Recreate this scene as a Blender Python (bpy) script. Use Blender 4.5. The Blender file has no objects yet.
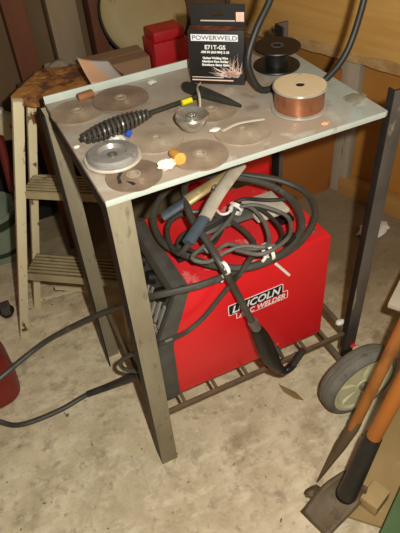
import bpy, bmesh, math, random
from mathutils import Vector, Matrix, noise
random.seed(7)
C = bpy.context.scene.collection
SC = bpy.context.scene
V = Vector
PI = math.pi

# ------------------------------------------------------------------ camera (measured from the photograph)
F = 567.565
CAM = V((-0.14898334, -0.74002376, 1.35926095))
ROT = Matrix(((0.900045763803024, 0.3356940186156263, -0.27789773105572974),
              (-0.4309439750944316, 0.5907036915492343, -0.6821703886272966),
              (-0.0648453035311049, 0.7337429213667404, 0.6763256700393386)))

def ray(px, py): return ROT @ V(((px - 200) / F, -(py - 266.5) / F, -1))
def at(px, py, z=None, y=None, x=None, d=None):
    """point seen at a pixel of the photo, on a plane of the room or at a distance"""
    r = ray(px, py)
    if d is not None: t = d / r.length
    elif z is not None: t = (z - CAM.z) / r.z
    elif y is not None: t = (y - CAM.y) / r.y
    else: t = (x - CAM.x) / r.x
    return CAM + r * t

cam = bpy.data.cameras.new('camera'); co = bpy.data.objects.new('camera', cam); C.objects.link(co)
co.matrix_world = Matrix.Translation(CAM) @ ROT.to_4x4()
cam.sensor_fit = 'HORIZONTAL'; cam.sensor_width = 36; cam.lens = F / 400 * 36
cam.clip_start = 0.02
SC.camera = co

# ------------------------------------------------------------------ materials
def rgb(h):
    h = h.lstrip('#'); o = []
    for i in (0, 2, 4):
        c = int(h[i:i + 2], 16) / 255
        o.append(c / 12.92 if c <= 0.04045 else ((c + 0.055) / 1.055) ** 2.4)
    return (*o, 1)

def mat(name, c1, c2=None, rough=.6, metal=0., scale=8., lo=.35, hi=.65, bump=0., bscale=60., c3=None, s3=40., lo3=.62, hi3=.7,
        stretch=(1, 1, 1), wave=None, trans=0., spec=.5, alpha=1., emit=None, rot=(0, 0, 0)):
    m = bpy.data.materials.new(name); m.use_nodes = True
    N = m.node_tree.nodes; L = m.node_tree.links
    b = N['Principled BSDF']
    b.inputs['Roughness'].default_value = rough; b.inputs['Metallic'].default_value = metal
    b.inputs['Specular IOR Level'].default_value = spec
    if trans: b.inputs['Transmission Weight'].default_value = trans
    if alpha < 1: b.inputs['Alpha'].default_value = alpha
    tc = N.new('ShaderNodeTexCoord'); mp = N.new('ShaderNodeMapping')
    mp.inputs['Scale'].default_value = stretch; mp.inputs['Rotation'].default_value = rot
    L.new(tc.outputs['Object'], mp.inputs['Vector'])
    def noise_tex(s, det=6, r=.6):
        n = N.new('ShaderNodeTexNoise'); n.inputs['Scale'].default_value = s; n.inputs['Detail'].default_value = det
        n.inputs['Roughness'].default_value = r; L.new(mp.outputs['Vector'], n.inputs['Vector']); return n
    def ramp(src, a, z):
        r = N.new('ShaderNodeMapRange'); r.inputs['From Min'].default_value = a; r.inputs['From Max'].default_value = z
        L.new(src, r.inputs['Value']); return r.outputs['Result']
    def mix(fac, A, B):
        x = N.new('ShaderNodeMix'); x.data_type = 'RGBA'; L.new(fac, x.inputs[0])
        for s, v in ((x.inputs[6], A), (x.inputs[7], B)):
            if isinstance(v, tuple): s.default_value = v
            else: L.new(v, s)
        return x.outputs[2]
    col = rgb(c1)
    if c2:
        if wave:
            w = N.new('ShaderNodeTexWave'); w.bands_direction = wave[0]; w.inputs['Scale'].default_value = wave[1]
            w.inputs['Distortion'].default_value = wave[2]; w.inputs['Detail'].default_value = 3
            w.inputs['Detail Scale'].default_value = 1.2
            L.new(mp.outputs['Vector'], w.inputs['Vector']); f = ramp(w.outputs['Fac'], lo, hi)
        else: f = ramp(noise_tex(scale).outputs['Fac'], lo, hi)
        col = mix(f, col, rgb(c2))
    if c3: col = mix(ramp(noise_tex(s3, 4).outputs['Fac'], lo3, hi3), col, rgb(c3))
    if isinstance(col, tuple): b.inputs['Base Color'].default_value = col
    else: L.new(col, b.inputs['Base Color'])
    if bump:
        bp = N.new('ShaderNodeBump'); bp.inputs['Strength'].default_value = bump; bp.inputs['Distance'].default_value = .004
        L.new(noise_tex(bscale).outputs['Fac'], bp.inputs['Height']); L.new(bp.outputs['Normal'], b.inputs['Normal'])
    return m

M = {}
M['concrete'] = mat('concrete', '#bdae8c', '#dccdac', .85, scale=9, lo=.36, hi=.64, bump=.8, bscale=40, c3='#a08f6e', s3=7, lo3=.54, hi3=.75)
# extra concrete detail: fine dark specks and pale trowel smears
def enrich_floor(m):
    N = m.node_tree.nodes; L = m.node_tree.links; b = N['Principled BSDF']
    src = b.inputs['Base Color'].links[0].from_socket
    tc = [n for n in N if n.type == 'TEX_COORD'][0]
    def layer(src, scale, a, z, colr, det=5, amount=1., stretch=None):
        n = N.new('ShaderNodeTexNoise'); n.inputs['Scale'].default_value = scale; n.inputs['Detail'].default_value = det
        n.inputs['Roughness'].default_value = .65
        if stretch:
            mp = N.new('ShaderNodeMapping'); mp.inputs['Scale'].default_value = stretch; mp.inputs['Rotation'].default_value = (0, 0, .5)
            L.new(tc.outputs['Object'], mp.inputs['Vector']); L.new(mp.outputs['Vector'], n.inputs['Vector'])
        else: L.new(tc.outputs['Object'], n.inputs['Vector'])
        r = N.new('ShaderNodeMapRange'); r.inputs['From Min'].default_value = a; r.inputs['From Max'].default_value = z
        r.inputs['To Max'].default_value = amount
        L.new(n.outputs['Fac'], r.inputs['Value'])
        x = N.new('ShaderNodeMix'); x.data_type = 'RGBA'; L.new(r.outputs['Result'], x.inputs[0])
        L.new(src, x.inputs[6]); x.inputs[7].default_value = rgb(colr); return x.outputs[2]
    s = layer(src, 11, .52, .66, '#e4d8bb', 9, .8, (1, 2.6, 1))
    s = layer(s, 17, .54, .66, '#8b7c63', 9, .6)
    s = layer(s, 45, .58, .70, '#74654d', 6, .6)
    s = layer(s, 70, .60, .70, '#ebe1c8', 5, .6)
    s = layer(s, 120, .68, .75, '#5f523e', 3, .7)
    s = layer(s, 22, .58, .72, '#ded3b8', 8, .55, (1, 3, 1))
    s = layer(s, 90, .64, .72, '#ddd5c2', 3, .6)
    # hairline crack network
    v = N.new('ShaderNodeTexVoronoi'); v.feature = 'DISTANCE_TO_EDGE'; v.inputs['Scale'].default_value = 1.6
    nz = N.new('ShaderNodeTexNoise'); nz.inputs['Scale'].default_value = 5; nz.inputs['Detail'].default_value = 6
    L.new(tc.outputs['Object'], nz.inputs['Vector'])
    ad = N.new('ShaderNodeMix'); ad.data_type = 'RGBA'; ad.blend_type = 'ADD'; ad.inputs[0].default_value = .35
    L.new(tc.outputs['Object'], ad.inputs[6]); L.new(nz.outputs['Color'], ad.inputs[7]); L.new(ad.outputs[2], v.inputs['Vector'])
    r = N.new('ShaderNodeMapRange'); r.inputs['From Min'].default_value = .012; r.inputs['From Max'].default_value = 0
    r.inputs['To Max'].default_value = .13
    L.new(v.outputs['Distance'], r.inputs['Value'])
    dt = N.new('ShaderNodeVectorMath'); dt.operation = 'DOT_PRODUCT'; dt.inputs[1].default_value = (.62, .78, 0); L.new(tc.outputs['Object'], dt.inputs[0])  # flash falloff painted into the floor as noisy brown towards the far corner
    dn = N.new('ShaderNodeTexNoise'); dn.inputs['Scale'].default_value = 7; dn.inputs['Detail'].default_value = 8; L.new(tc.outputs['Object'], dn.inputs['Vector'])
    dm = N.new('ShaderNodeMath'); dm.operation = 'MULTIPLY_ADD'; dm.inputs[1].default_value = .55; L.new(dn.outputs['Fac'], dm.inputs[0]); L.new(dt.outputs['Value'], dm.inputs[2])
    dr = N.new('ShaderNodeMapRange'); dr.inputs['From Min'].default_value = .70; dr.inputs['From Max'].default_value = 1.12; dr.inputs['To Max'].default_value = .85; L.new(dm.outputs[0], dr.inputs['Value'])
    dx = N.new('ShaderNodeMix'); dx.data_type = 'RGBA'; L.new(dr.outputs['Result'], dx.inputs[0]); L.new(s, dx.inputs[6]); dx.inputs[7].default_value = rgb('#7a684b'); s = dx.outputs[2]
    x = N.new('ShaderNodeMix'); x.data_type = 'RGBA'; L.new(r.outputs['Result'], x.inputs[0]); L.new(s, x.inputs[6])
    x.inputs[7].default_value = rgb('#6b5e49'); L.new(x.outputs[2], b.inputs['Base Color'])
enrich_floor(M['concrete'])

def tabletop_material():
    m = mat('steel_sheet', '#99a59e', '#aab5ad', .42, scale=5, bump=.12, bscale=25, spec=.5)
    N = m.node_tree.nodes; L = m.node_tree.links; b = N['Principled BSDF']
    tc = [n for n in N if n.type == 'TEX_COORD'][0]
    src = b.inputs['Base Color'].links[0].from_socket
    sp = N.new('ShaderNodeSeparateXYZ'); L.new(tc.outputs['Object'], sp.inputs[0])
    n1 = N.new('ShaderNodeTexNoise'); n1.inputs['Scale'].default_value = 9; n1.inputs['Detail'].default_value = 7; n1.inputs['Roughness'].default_value = .65
    L.new(tc.outputs['Object'], n1.inputs['Vector'])
    # grinding dust lies thick where the discs are kept (the left two thirds) and thins out towards the spools
    g = N.new('ShaderNodeMapRange'); g.inputs['From Min'].default_value = .40; g.inputs['From Max'].default_value = .14
    g.inputs['To Min'].default_value = -.22; g.inputs['To Max'].default_value = .27; L.new(sp.outputs['X'], g.inputs['Value'])
    a = N.new('ShaderNodeMath'); a.operation = 'ADD'; L.new(n1.outputs['Fac'], a.inputs[0]); L.new(g.outputs['Result'], a.inputs[1])
    r = N.new('ShaderNodeMapRange'); r.inputs['From Min'].default_value = .5; r.inputs['From Max'].default_value = .75; r.inputs['To Max'].default_value = .8
    L.new(a.outputs[0], r.inputs['Value'])
    x = N.new('ShaderNodeMix'); x.data_type = 'RGBA'; L.new(r.outputs['Result'], x.inputs[0]); L.new(src, x.inputs[6]); x.inputs[7].default_value = rgb('#a48c76')
    n2 = N.new('ShaderNodeTexNoise'); n2.inputs['Scale'].default_value = 26; n2.inputs['Detail'].default_value = 5
    L.new(tc.outputs['Object'], n2.inputs['Vector'])
    r2 = N.new('ShaderNodeMapRange'); r2.inputs['From Min'].default_value = .6; r2.inputs['From Max'].default_value = .72; r2.inputs['To Max'].default_value = .6
    L.new(n2.outputs['Fac'], r2.inputs['Value'])
    x2 = N.new('ShaderNodeMix'); x2.data_type = 'RGBA'; L.new(r2.outputs['Result'], x2.inputs[0]); L.new(x.outputs[2], x2.inputs[6]); x2.inputs[7].default_value = rgb('#75604d')
    n3 = N.new('ShaderNodeTexNoise'); n3.inputs['Scale'].default_value = 13; n3.inputs['Detail'].default_value = 8; n3.inputs['Distortion'].default_value = .6
    L.new(tc.outputs['Object'], n3.inputs['Vector'])
    r3 = N.new('ShaderNodeMapRange'); r3.inputs['From Min'].default_value = .56; r3.inputs['From Max'].default_value = .68; r3.inputs['To Max'].default_value = .6
    L.new(n3.outputs['Fac'], r3.inputs['Value'])
    x3 = N.new('ShaderNodeMix'); x3.data_type = 'RGBA'; L.new(r3.outputs['Result'], x3.inputs[0]); L.new(x2.outputs[2], x3.inputs[6]); x3.inputs[7].default_value = rgb('#c9c6b8')
    L.new(x3.outputs[2], b.inputs['Base Color'])
    return m
M['sheet'] = tabletop_material()
M['pale_edge'] = mat('pale_edge', '#b4bcb2', '#c3cac0', .45, scale=9, c3='#9a917d', s3=18)  # pale tone carries the light painted onto the table's front edge
M['worn_leg'] = mat('worn_beige_paint', '#81775f', '#948a72', .6, scale=14, c3='#5d5140', s3=55, lo3=.6, hi3=.74, bump=.15, stretch=(1, 1, .35))
M['dark_leg'] = mat('dark_steel', '#4a443f', '#615a52', .5, metal=.2, scale=12, c3='#9a9078', s3=14, lo3=.62, hi3=.68, bump=.15, stretch=(1, 1, .5))
M['black_iron'] = mat('black_iron', '#1c1814', '#2a241f', .6, metal=.3, scale=20)
M['rail'] = mat('rusty_rail', '#5c4e3a', '#6f6048', .65, metal=.2, scale=30, c3='#4a3a28', s3=60)
M['red'] = mat('red_enamel', '#d6161f', '#dd1e26', .38, scale=6, bump=.02, bscale=200, spec=.5)
M['red_dusty'] = mat('red_dusty', '#cf1a22', '#d62c32', .5, scale=8, c3='#dc9a92', s3=22, lo3=.56, hi3=.74)
M['red_dark'] = mat('red_dark', '#a8121f', '#b81a26', .5, scale=9)
M['grip_red'] = mat('grip_red', '#561713', '#651d18', .5, scale=9)
M['can_red'] = mat('can_red', '#701412', '#85201c', .45, scale=7, c3='#6d1512', s3=20)
M['bezel'] = mat('charcoal_plastic', '#43413c', '#524f49', .55, scale=30, bump=.1, bscale=220)
M['black'] = mat('black_plastic', '#100f0e', '#171514', .45, scale=30)
M['rubber'] = mat('cable_rubber', '#3a3832', '#46443c', .45, scale=25, c3='#5a574c', s3=30)
M['rubber_dark'] = mat('dark_cable_rubber', '#201f1d', '#2b2a27', .5, scale=25)
M['cord'] = mat('cord_rubber', '#252422', '#33312d', .55, scale=30)
M['cord_grey'] = mat('grey_cord', '#55534a', '#65625a', .6, scale=30)
M['white'] = mat('white_plastic', '#e4e0d6', '#f0ece4', .5, scale=20)
M['printwhite'] = mat('print_white', '#eceae6', rough=.5)
M['printblack'] = mat('print_black', '#16151c', rough=.5)
M['printred'] = mat('print_red', '#c5101a', rough=.45)
M['tire'] = mat('grey_tire', '#605e54', '#747165', .8, scale=20, c3='#3f3d35', s3=25)
M['hub'] = mat('cream_plastic', '#c4c09a', '#d0cca8', .5, scale=8, c3='#a5a17c', s3=25)
M['steel'] = mat('steel', '#bdb9ae', '#d0ccc2', .24, metal=.8, scale=30)
M['dull_steel'] = mat('dull_steel', '#6f6a60', '#8d877a', .45, metal=.6, scale=22)
M['brass'] = mat('bronze_jaw', '#a8935f', '#c4b184', .35, metal=.4, scale=30, c3='#e0d6bc', s3=40)
M['jaw_steel'] = mat('worn_jaw_steel', '#bab09a', '#d0c8b6', .32, metal=.3, scale=26, c3='#e4dfd2', s3=35, lo3=.55)
M['grip'] = mat('blue_grey_grip', '#39444c', '#4a565e', .55, scale=20)
M['copper'] = mat('copper_wire', '#a96f4f', '#c08462', .25, metal=.75, scale=3, lo=.2, hi=.8, wave=('Z', 130., 1.2))
M['spool_label'] = mat('kraft_label', '#cdb48c', '#d8c19b', .7, scale=10, c3='#b89e76', s3=30)
M['spool_clear'] = mat('smoky_flange', '#8f8a80', '#a39d92', .25, scale=10)
M['disc_brown'] = mat('brown_disc', '#87745f', '#9b8872', .7, scale=24, c3='#a8937c', s3=18, bump=.3, bscale=300)
M['disc_dark'] = mat('dark_disc', '#75614f', '#8a7562', .65, scale=24, c3='#a5927d', s3=16, bump=.3, bscale=300)
M['disc_pale'] = mat('pale_disc', '#988670', '#aa9983', .7, scale=20, c3='#b7a793', s3=18, bump=.3, bscale=300)
M['disc_grey'] = mat('grey_disc', '#8d8a84', '#aeaaa4', .3, metal=.35, scale=14, c3='#5c574e', s3=20)
M['clear'] = mat('clear_plastic', '#b9b09f', '#cac2b2', .2, scale=20)
M['cardboard'] = mat('cardboard', '#8a6c50', '#967759', .85, scale=6)
M['tan'] = mat('tan_vinyl', '#97855a', '#a49266', .6, scale=6, c3='#6b5b3d', s3=9)
M['near_black'] = mat('matte_black', '#15120f', rough=.7)  # near-black for the crate and the cushion's painted shadow outline
M['board_brown'] = mat('brown_hardboard', '#a5642a', '#b06e2e', .6, scale=3, c3='#96592a', s3=7)
M['board_right'] = mat('orange_hardboard', '#ad7430', '#b87f38', .6, scale=3, c3='#8f5a24', s3=7)
M['pine'] = mat('pine_plank', '#e6b86c', '#d9a558', .6, scale=6, stretch=(.5, .5, 6), lo=.35, hi=.65, c3='#9a6228', s3=5, lo3=.66, hi3=.74)
M['wane'] = mat('waney_bark', '#d6b27a', '#b48c58', .85, scale=14, bump=.8, bscale=40, stretch=(1, 1, 1.5))
M['stud'] = mat('weathered_stud', '#9d917c', '#b5a994', .8, scale=10, stretch=(1, 1, .2), c3='#6d5f4a', s3=22, bump=.2)
M['sill'] = mat('sill_pine', '#ad8144', '#bd9154', .7, scale=8, stretch=(.3, .3, 1), c3='#8a6434', s3=12)
M['wall_dark'] = mat('dark_boards', '#5e472d', '#705a3e', .85, scale=7, stretch=(1, 1, .15), c3='#453420', s3=12, bump=.3)
M['stud_red'] = mat('red_brown_stud', '#633820', '#744628', .75, scale=9, stretch=(1, 1, .15), c3='#5d3019', s3=18, bump=.2)
M['stud_grey'] = mat('grey_stud', '#7d6b52', '#917e64', .8, scale=9, stretch=(1, 1, .15), c3='#54452f', s3=18, bump=.2)
M['cream'] = mat('cream_paint', '#cfc19a', '#d9cda9', .5, scale=9, c3='#6b4a2c', s3=32, lo3=.6, hi3=.66, bump=.1, stretch=(1, 1, .6))
M['rib_cream'] = mat('rib_cream', '#8d7f5e', '#ab9d78', .6, scale=14, c3='#6b5a3e', s3=25)
M['tread'] = mat('worn_tread', '#5f523d', '#75674c', .7, scale=12, c3='#5b4a32', s3=25, lo3=.52, hi3=.62, bump=.25)
M['oldwood'] = mat('crumbling_wood', '#8e5a28', '#b27c3c', .85, scale=10, c3='#5a351c', s3=24, lo3=.46, hi3=.6, bump=.9, bscale=50)
M['handle'] = mat('orange_ash_handle', '#b06a22', '#a05a1c', .5, scale=9, c3='#7c4114', s3=14, stretch=(1, 1, .2), lo3=.58, hi3=.75)
M['handle_old'] = mat('worn_handle', '#a5682a', '#8f5622', .6, scale=9, c3='#5e3a18', s3=14, stretch=(1, 1, .2), lo3=.55, hi3=.75)
M['spade'] = mat('spade_steel', '#54442f', '#6a583f', .6, metal=.3, scale=14, c3='#4d4233', s3=24, bump=.2)
M['ferrule'] = mat('black_ferrule', '#1b1917', '#2a2623', .5, metal=.2, scale=18)
M['ply'] = mat('plywood', '#9a7f50', '#a88e60', .75, scale=6, c3='#b59a6a', s3=13)
M['block'] = mat('pine_block', '#a98f60', '#b99f70', .75, scale=10)
M['green'] = mat('green_plastic', '#46603a', '#526e44', .6, scale=10)
M['greyboard'] = mat('grey_laminate', '#b3aa94', '#bfb6a2', .6, scale=10)
M['paper_pink'] = mat('pinkish_paper', '#c89c78', '#d2a884', .8, scale=12)
M['paper_grey'] = mat('grey_paper', '#aca59c', '#b9b2aa', .8, scale=12)
M['pail'] = mat('pail_green', '#7f8a74', '#929c86', .5, scale=8)
M['pail_dark'] = mat('pail_print', '#2d3a2a', rough=.6)
M['cork'] = mat('cork', '#d9993f', '#e6ab55', .8, scale=40)
M['rust_cyl'] = mat('brown_stub', '#7b4f2c', '#926239', .7, scale=25)
M['yellow'] = mat('yellow_tape', '#d8cc10', rough=.5)
M['blue'] = mat('blue_cap', '#2450b8', rough=.4)
M['orange'] = mat('orange_bit', '#d9a27c', rough=.6)
M['spring'] = mat('spring_wire', '#57534c', '#6b665d', .35, metal=.6, scale=30)
M['hammer'] = mat('hammer_black', '#2c2a24', '#3c392f', .5, metal=.3, scale=20)
M['boxblack'] = mat('carton_black', '#1d1b1b', '#262322', .45, scale=10)
M['spark'] = mat('spark_print', '#e0b49c', '#f2dccb', .5, scale=40)
M['spark_o'] = mat('orange_print', '#8f4a28', '#2a1c18', .5, scale=30, lo=.42, hi=.6)
M['junk'] = mat('grey_junk', '#77705f', '#8d8674', .8, scale=20)
M['greyjar'] = mat('grey_jar', '#7d7765', '#8f8977', .4, scale=10)
M['leaf'] = mat('dry_leaf', '#7a6038', '#8f7448', .8, scale=20)
M['crumb'] = mat('floor_crumbs', '#6a5a42', '#8a7a5c', .9, scale=30)
M['rib_grey'] = mat('rib_grey', '#8b877c', '#9d998e', .5, scale=20)
M['panel_grey'] = mat('vent_grey', '#6a675f', '#7c7970', .5, scale=30)

# ------------------------------------------------------------------ mesh helpers
class MB:
    def __init__(s): s.bm = bmesh.new()
    def _add(s, verts, faces, mtx=None):
        vs = [s.bm.verts.new((mtx @ V(v)) if mtx else V(v)) for v in verts]
        for f in faces:
            try: s.bm.faces.new([vs[i] for i in f])
            except ValueError: pass
        return s
    def box(s, lo, hi, bev=0., mtx=None, seg=2):
        b = bmesh.new(); bmesh.ops.create_cube(b, size=1)
        lo, hi = V(lo), V(hi)
        for v in b.verts: v.co = V((lo[i] + (v.co[i] + .5) * (hi[i] - lo[i]) for i in range(3)))
        if bev: bmesh.ops.bevel(b, geom=b.edges[:], offset=bev, segments=seg, profile=.6, affect='EDGES')
        b.verts.index_update()
        s._add([v.co.copy() for v in b.verts], [[v.index for v in f.verts] for f in b.faces], mtx); b.free(); return s
    def prism(s, poly, vec, bev=0.):
        b = bmesh.new(); n = len(poly); vec = V(vec)
        a = [b.verts.new(V(p)) for p in poly]; c = [b.verts.new(V(p) + vec) for p in poly]
        b.faces.new(a[::-1]); b.faces.new(c)
        for i in range(n): b.faces.new((a[i], a[(i + 1) % n], c[(i + 1) % n], c[i]))
        bmesh.ops.recalc_face_normals(b, faces=b.faces[:])
        if bev: bmesh.ops.bevel(b, geom=b.edges[:], offset=bev, segments=2, profile=.6, affect='EDGES')
        b.verts.index_update()
        s._add([v.co.copy() for v in b.verts], [[v.index for v in f.verts] for f in b.faces]); b.free(); return s
    def lathe(s, prof, mtx=None, n=40, closed=False):
        vs = []; fs = []
        for r, z in prof:
            for k in range(n):
                a = 2 * PI * k / n; vs.append((max(r, 1e-5) * math.cos(a), max(r, 1e-5) * math.sin(a), z))
        m = len(prof)
        rng = range(m) if closed else range(m - 1)
        for i in rng:
            for k in range(n):
                j = (i + 1) % m; q = (k + 1) % n
                fs.append((i * n + k, i * n + q, j * n + q, j * n + k))
        if not closed:
            if prof[0][0] > 1e-4: fs.append(tuple(range(n))[::-1])
            if prof[-1][0] > 1e-4: fs.append(tuple((m - 1) * n + k for k in range(n)))
        return s._add(vs, fs, mtx)
    def tube(s, path, r, n=10, caps=True, flat=1.):
        """sweep a round section; r is a number or one radius per point"""
        P = [V(p) for p in path]; m = len(P)
        R = r if isinstance(r, (list, tuple)) else [r] * m
        T = [(P[min(i + 1, m - 1)] - P[max(i - 1, 0)]).normalized() for i in range(m)]
        up = V((0, 0, 1)) if abs(T[0].z) < .9 else V((1, 0, 0))
        u = T[0].cross(up).normalized(); vs = []; fs = []
        for i in range(m):
            if i:
                ax = T[i - 1].cross(T[i])
                if ax.length > 1e-8: u = Matrix.Rotation(T[i - 1].angle(T[i]), 3, ax.normalized()) @ u
                u = (u - T[i] * u.dot(T[i])).normalized()
            w = T[i].cross(u)
            for k in range(n):
                a = 2 * PI * k / n
                vs.append(P[i] + (u * math.cos(a) + w * math.sin(a) * flat) * R[i])
        for i in range(m - 1):
            for k in range(n):
                q = (k + 1) % n; fs.append((i * n + k, i * n + q, (i + 1) * n + q, (i + 1) * n + k))
        if caps: fs.append(tuple(range(n))[::-1]); fs.append(tuple((m - 1) * n + k for k in range(n)))
        return s._add(vs, fs)
    def beam(s, a, b, w, h, up=(0, 0, 1), bev=0.):
        """rectangular bar from a to b: width w sideways, h along up"""
        a, b = V(a), V(b); t = (b - a).normalized(); u = V(up); u = (u - t * u.dot(t)).normalized(); sd = t.cross(u)
        L = (b - a).length
        mt = Matrix((sd, u, t)).transposed().to_4x4(); mt.translation = a
        return s.box((-w / 2, -h / 2, 0), (w / 2, h / 2, L), bev, mt)
    def angle(s, a, b, w, t, d1, d2, w2=None):
        """L-section bar from a to b: flange along d1 and flange along d2"""
        a, b = V(a), V(b); d1, d2 = V(d1), V(d2)
        poly = [a, a + d1 * w, a + d1 * w + d2 * t, a + d1 * t + d2 * t, a + d1 * t + d2 * (w2 or w), a + d2 * (w2 or w)]
        return s.prism(poly, b - a, .0008)
    def finish(s): bmesh.ops.recalc_face_normals(s.bm, faces=s.bm.faces[:]); return s

WORLD = {}   # world matrix of each root
def obj(name, mb, m, parent=None, local=False, smooth=35, kind=None, recalc=True):
    me = bpy.data.meshes.new(name)
    if recalc: mb.finish()
    if parent is not None and not local:
        inv = WORLD[parent.name].inverted()
        mb.bm.transform(inv)
    mb.bm.to_mesh(me); mb.bm.free()
    for p in me.polygons: p.use_smooth = True
    me.set_sharp_from_angle(angle=math.radians(smooth))
    me.materials.append(M[m] if isinstance(m, str) else m)
    o = bpy.data.objects.new(name, me); C.objects.link(o)
    if parent is not None:
        o.parent = parent; WORLD[o.name] = WORLD[parent.name]
    else: WORLD[o.name] = Matrix.Identity(4)
    if kind: o['kind'] = kind
    return o
def thing(name, label, cat, loc=(0, 0, 0), rot=(0, 0, 0), group=None, mtx=None):
    o = bpy.data.objects.new(name, None); C.objects.link(o); o.empty_display_size = .05
    if mtx is None:
        from mathutils import Euler
        mtx = Matrix.Translation(V(loc)) @ Euler(rot).to_matrix().to_4x4()
    o.matrix_world = mtx; WORLD[o.name] = mtx.copy()
    return tag(o, label, cat, group)
def tag(o, label, cat, group=None):
    o['label'] = label; o['category'] = cat
    if group: o['group'] = group
    return o
def single(name, mb, m, label, cat, group=None, loc=None, **k):
    """a thing of one mesh, its origin moved to loc"""
    o = obj(name, mb, m, **k)
    if loc is not None:
        o.data.transform(Matrix.Translation(-V(loc))); o.location = V(loc)
    return tag(o, label, cat, group)
def struct(name, mb, m): return obj(name, mb, m, kind='structure')

def smooth_path(pts, step=.012, closed=False):
    P = [V(p) for p in pts]; out = []; n = len(P)
    def g(i): return P[i % n] if closed else P[max(0, min(n - 1, i))]
    for i in range(n if closed else n - 1):
        a, b, c, d = g(i - 1), g(i), g(i + 1), g(i + 2)
        if not closed and i == 0: a = b * 2 - c
        if not closed and i == n - 2: d = c * 2 - b
        k = max(2, int((c - b).length / step))
        for q in range(k):
            t = q / k
            out.append(.5 * ((2 * b) + (c - a) * t + (2 * a - 5 * b + 4 * c - d) * t * t + (3 * b - a - 3 * c + d) * t ** 3))
    if not closed: out.append(P[-1])
    return out
def frame(o, xa, ya):
    """matrix with x along xa, y along ya (made square), z out"""
    x = V(xa).normalized(); y = V(ya); y = (y - x * y.dot(x)).normalized(); z = x.cross(y)
    m = Matrix((x, y, z)).transposed().to_4x4(); m.translation = V(o); return m
def text_mb(body, size, mtx, shear=0., bold=0., fit=None, ex=.0003, align='LEFT'):
    """lettering as mesh; mtx places its baseline start; fit = width in metres"""
    cu = bpy.data.curves.new('t', 'FONT'); cu.body = body; cu.size = size; cu.shear = shear; cu.offset = bold; cu.extrude = ex
    cu.resolution_u = 3; cu.align_x = align
    t = bpy.data.objects.new('t', cu); C.objects.link(t)
    bpy.context.view_layer.update()
    dg = bpy.context.evaluated_depsgraph_get()
    me = bpy.data.meshes.new_from_object(t.evaluated_get(dg))
    xs = [v.co.x for v in me.vertices]
    if fit: me.transform(Matrix.Diagonal((fit / (max(xs) - min(xs)), 1, 1, 1)))
    b = MB(); b.bm.from_mesh(me); b.bm.transform(mtx)
    bpy.data.objects.remove(t); bpy.data.curves.remove(cu); bpy.data.meshes.remove(me)
    return b
def rrect(w, h, r, n=4):
    o = []
    for cx, cy, a0 in ((w - r, r, -90), (w - r, h - r, 0), (r, h - r, 90), (r, r, 180)):
        for k in range(n + 1):
            a = math.radians(a0 + 90 * k / n); o.append((cx + r * math.cos(a), cy + r * math.sin(a)))
    return o

TOP = .836      # table height
# ================================================================== ROOM
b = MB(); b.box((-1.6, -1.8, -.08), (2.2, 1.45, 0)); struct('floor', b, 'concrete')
# back wall of dark boards
b = MB()
x = -1.6
while x < 1.5:
    w = random.uniform(.13, .19); b.box((x, 1.27 + random.uniform(0, .012), 0), (x + w - .004, 1.30, 2.3)); x += w
b.box((-1.6, 1.295, 0), (1.5, 1.31, 2.3)); struct('wall_back', b, 'wall_dark')
b = MB(); b.box((-1.62, -1.8, 0), (-1.58, 1.31, 2.3)); struct('wall_left', b, 'wall_dark')
# studs on the back wall
for i, (x0, x1, m) in enumerate(((.055, .125, 'stud_red'), (.19, .285, 'stud_grey'), (.325, .37, 'stud_red'), (-.42, -.35, 'stud_grey'))):
    b = MB(); b.box((x0, 1.185, 0), (x1, 1.272, 2.3), .003); struct('trim_%d' % (i + 1), b, m)
# horizontal board high on the back wall
b = MB(); b.box((.42, 1.20, .80), (.93, 1.235, 1.1), .003); struct('trim_5', b, 'pine')
# right wall, turned to the cart
A = V((1.095, .789, 0)); D = V((.34284, -.93939, 0)); Nn = V((-.93939, -.34284, 0))    # along the wall, out of the wall
def wallp(u, off, z): p = A + D * u + Nn * off; return V((p.x, p.y, z))
def wall_box(mb, u0, u1, o0, o1, z0, z1, bev=0.):
    return mb.prism([wallp(u0, o0, z0), wallp(u1, o0, z0), wallp(u1, o1, z0), wallp(u0, o1, z0)], (0, 0, z1 - z0), bev)
b = MB(); wall_box(b, -.6, 2.3, -.04, -.02, 0, 2.3); struct('wall_right', b, 'board_right')
b = MB(); wall_box(b, .03, 2.3, -.02, .03, 0, .075, .004); struct('baseboard_right', b, 'sill')
b = MB(); wall_box(b, -.02, .055, -.02, .02, .0, .56, .003); struct('trim_6', b, 'stud')
# waney-edged plank fixed across the right wall
t = thing('wall_plank', 'wide pine plank with a rough waney lower edge fixed across the right wall', 'plank', wallp(0, .02, .53))
b = MB(); wall_box(b, -.5, 1.5, .021, .055, .578, 1.25, .003); obj('board', b, 'pine', t)
b = MB()
prev = None; ring = []
u = -.5
while u <= 1.5001:
    zz = .545 + .007 * noise.noise(V((u * 9, 0, 3))) + .004 * noise.noise(V((u * 30, 1, 0)))
    ring.append((wallp(u, .021, zz - .002), wallp(u, .05 + .006 * noise.noise(V((u * 14, 5, 0))), zz), wallp(u, .056, .585 + .012 * noise.noise(V((u * 8, 9, 1)))), wallp(u, .021, .585)))
    u += .0125
vs = [p for r in ring for p in r]; fs = []
for i in range(len(ring) - 1):
    for k in range(4): fs.append((i * 4 + k, i * 4 + (k + 1) % 4, (i + 1) * 4 + (k + 1) % 4, (i + 1) * 4 + k))
fs += [(0, 1, 2, 3), tuple(len(vs) - 4 + k for k in range(4))]
b._add(vs, fs); w_ = obj('waney_edge', b, 'wane', t); w_['label'] = 'rough pale bark edge along the bottom of the plank'
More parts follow.
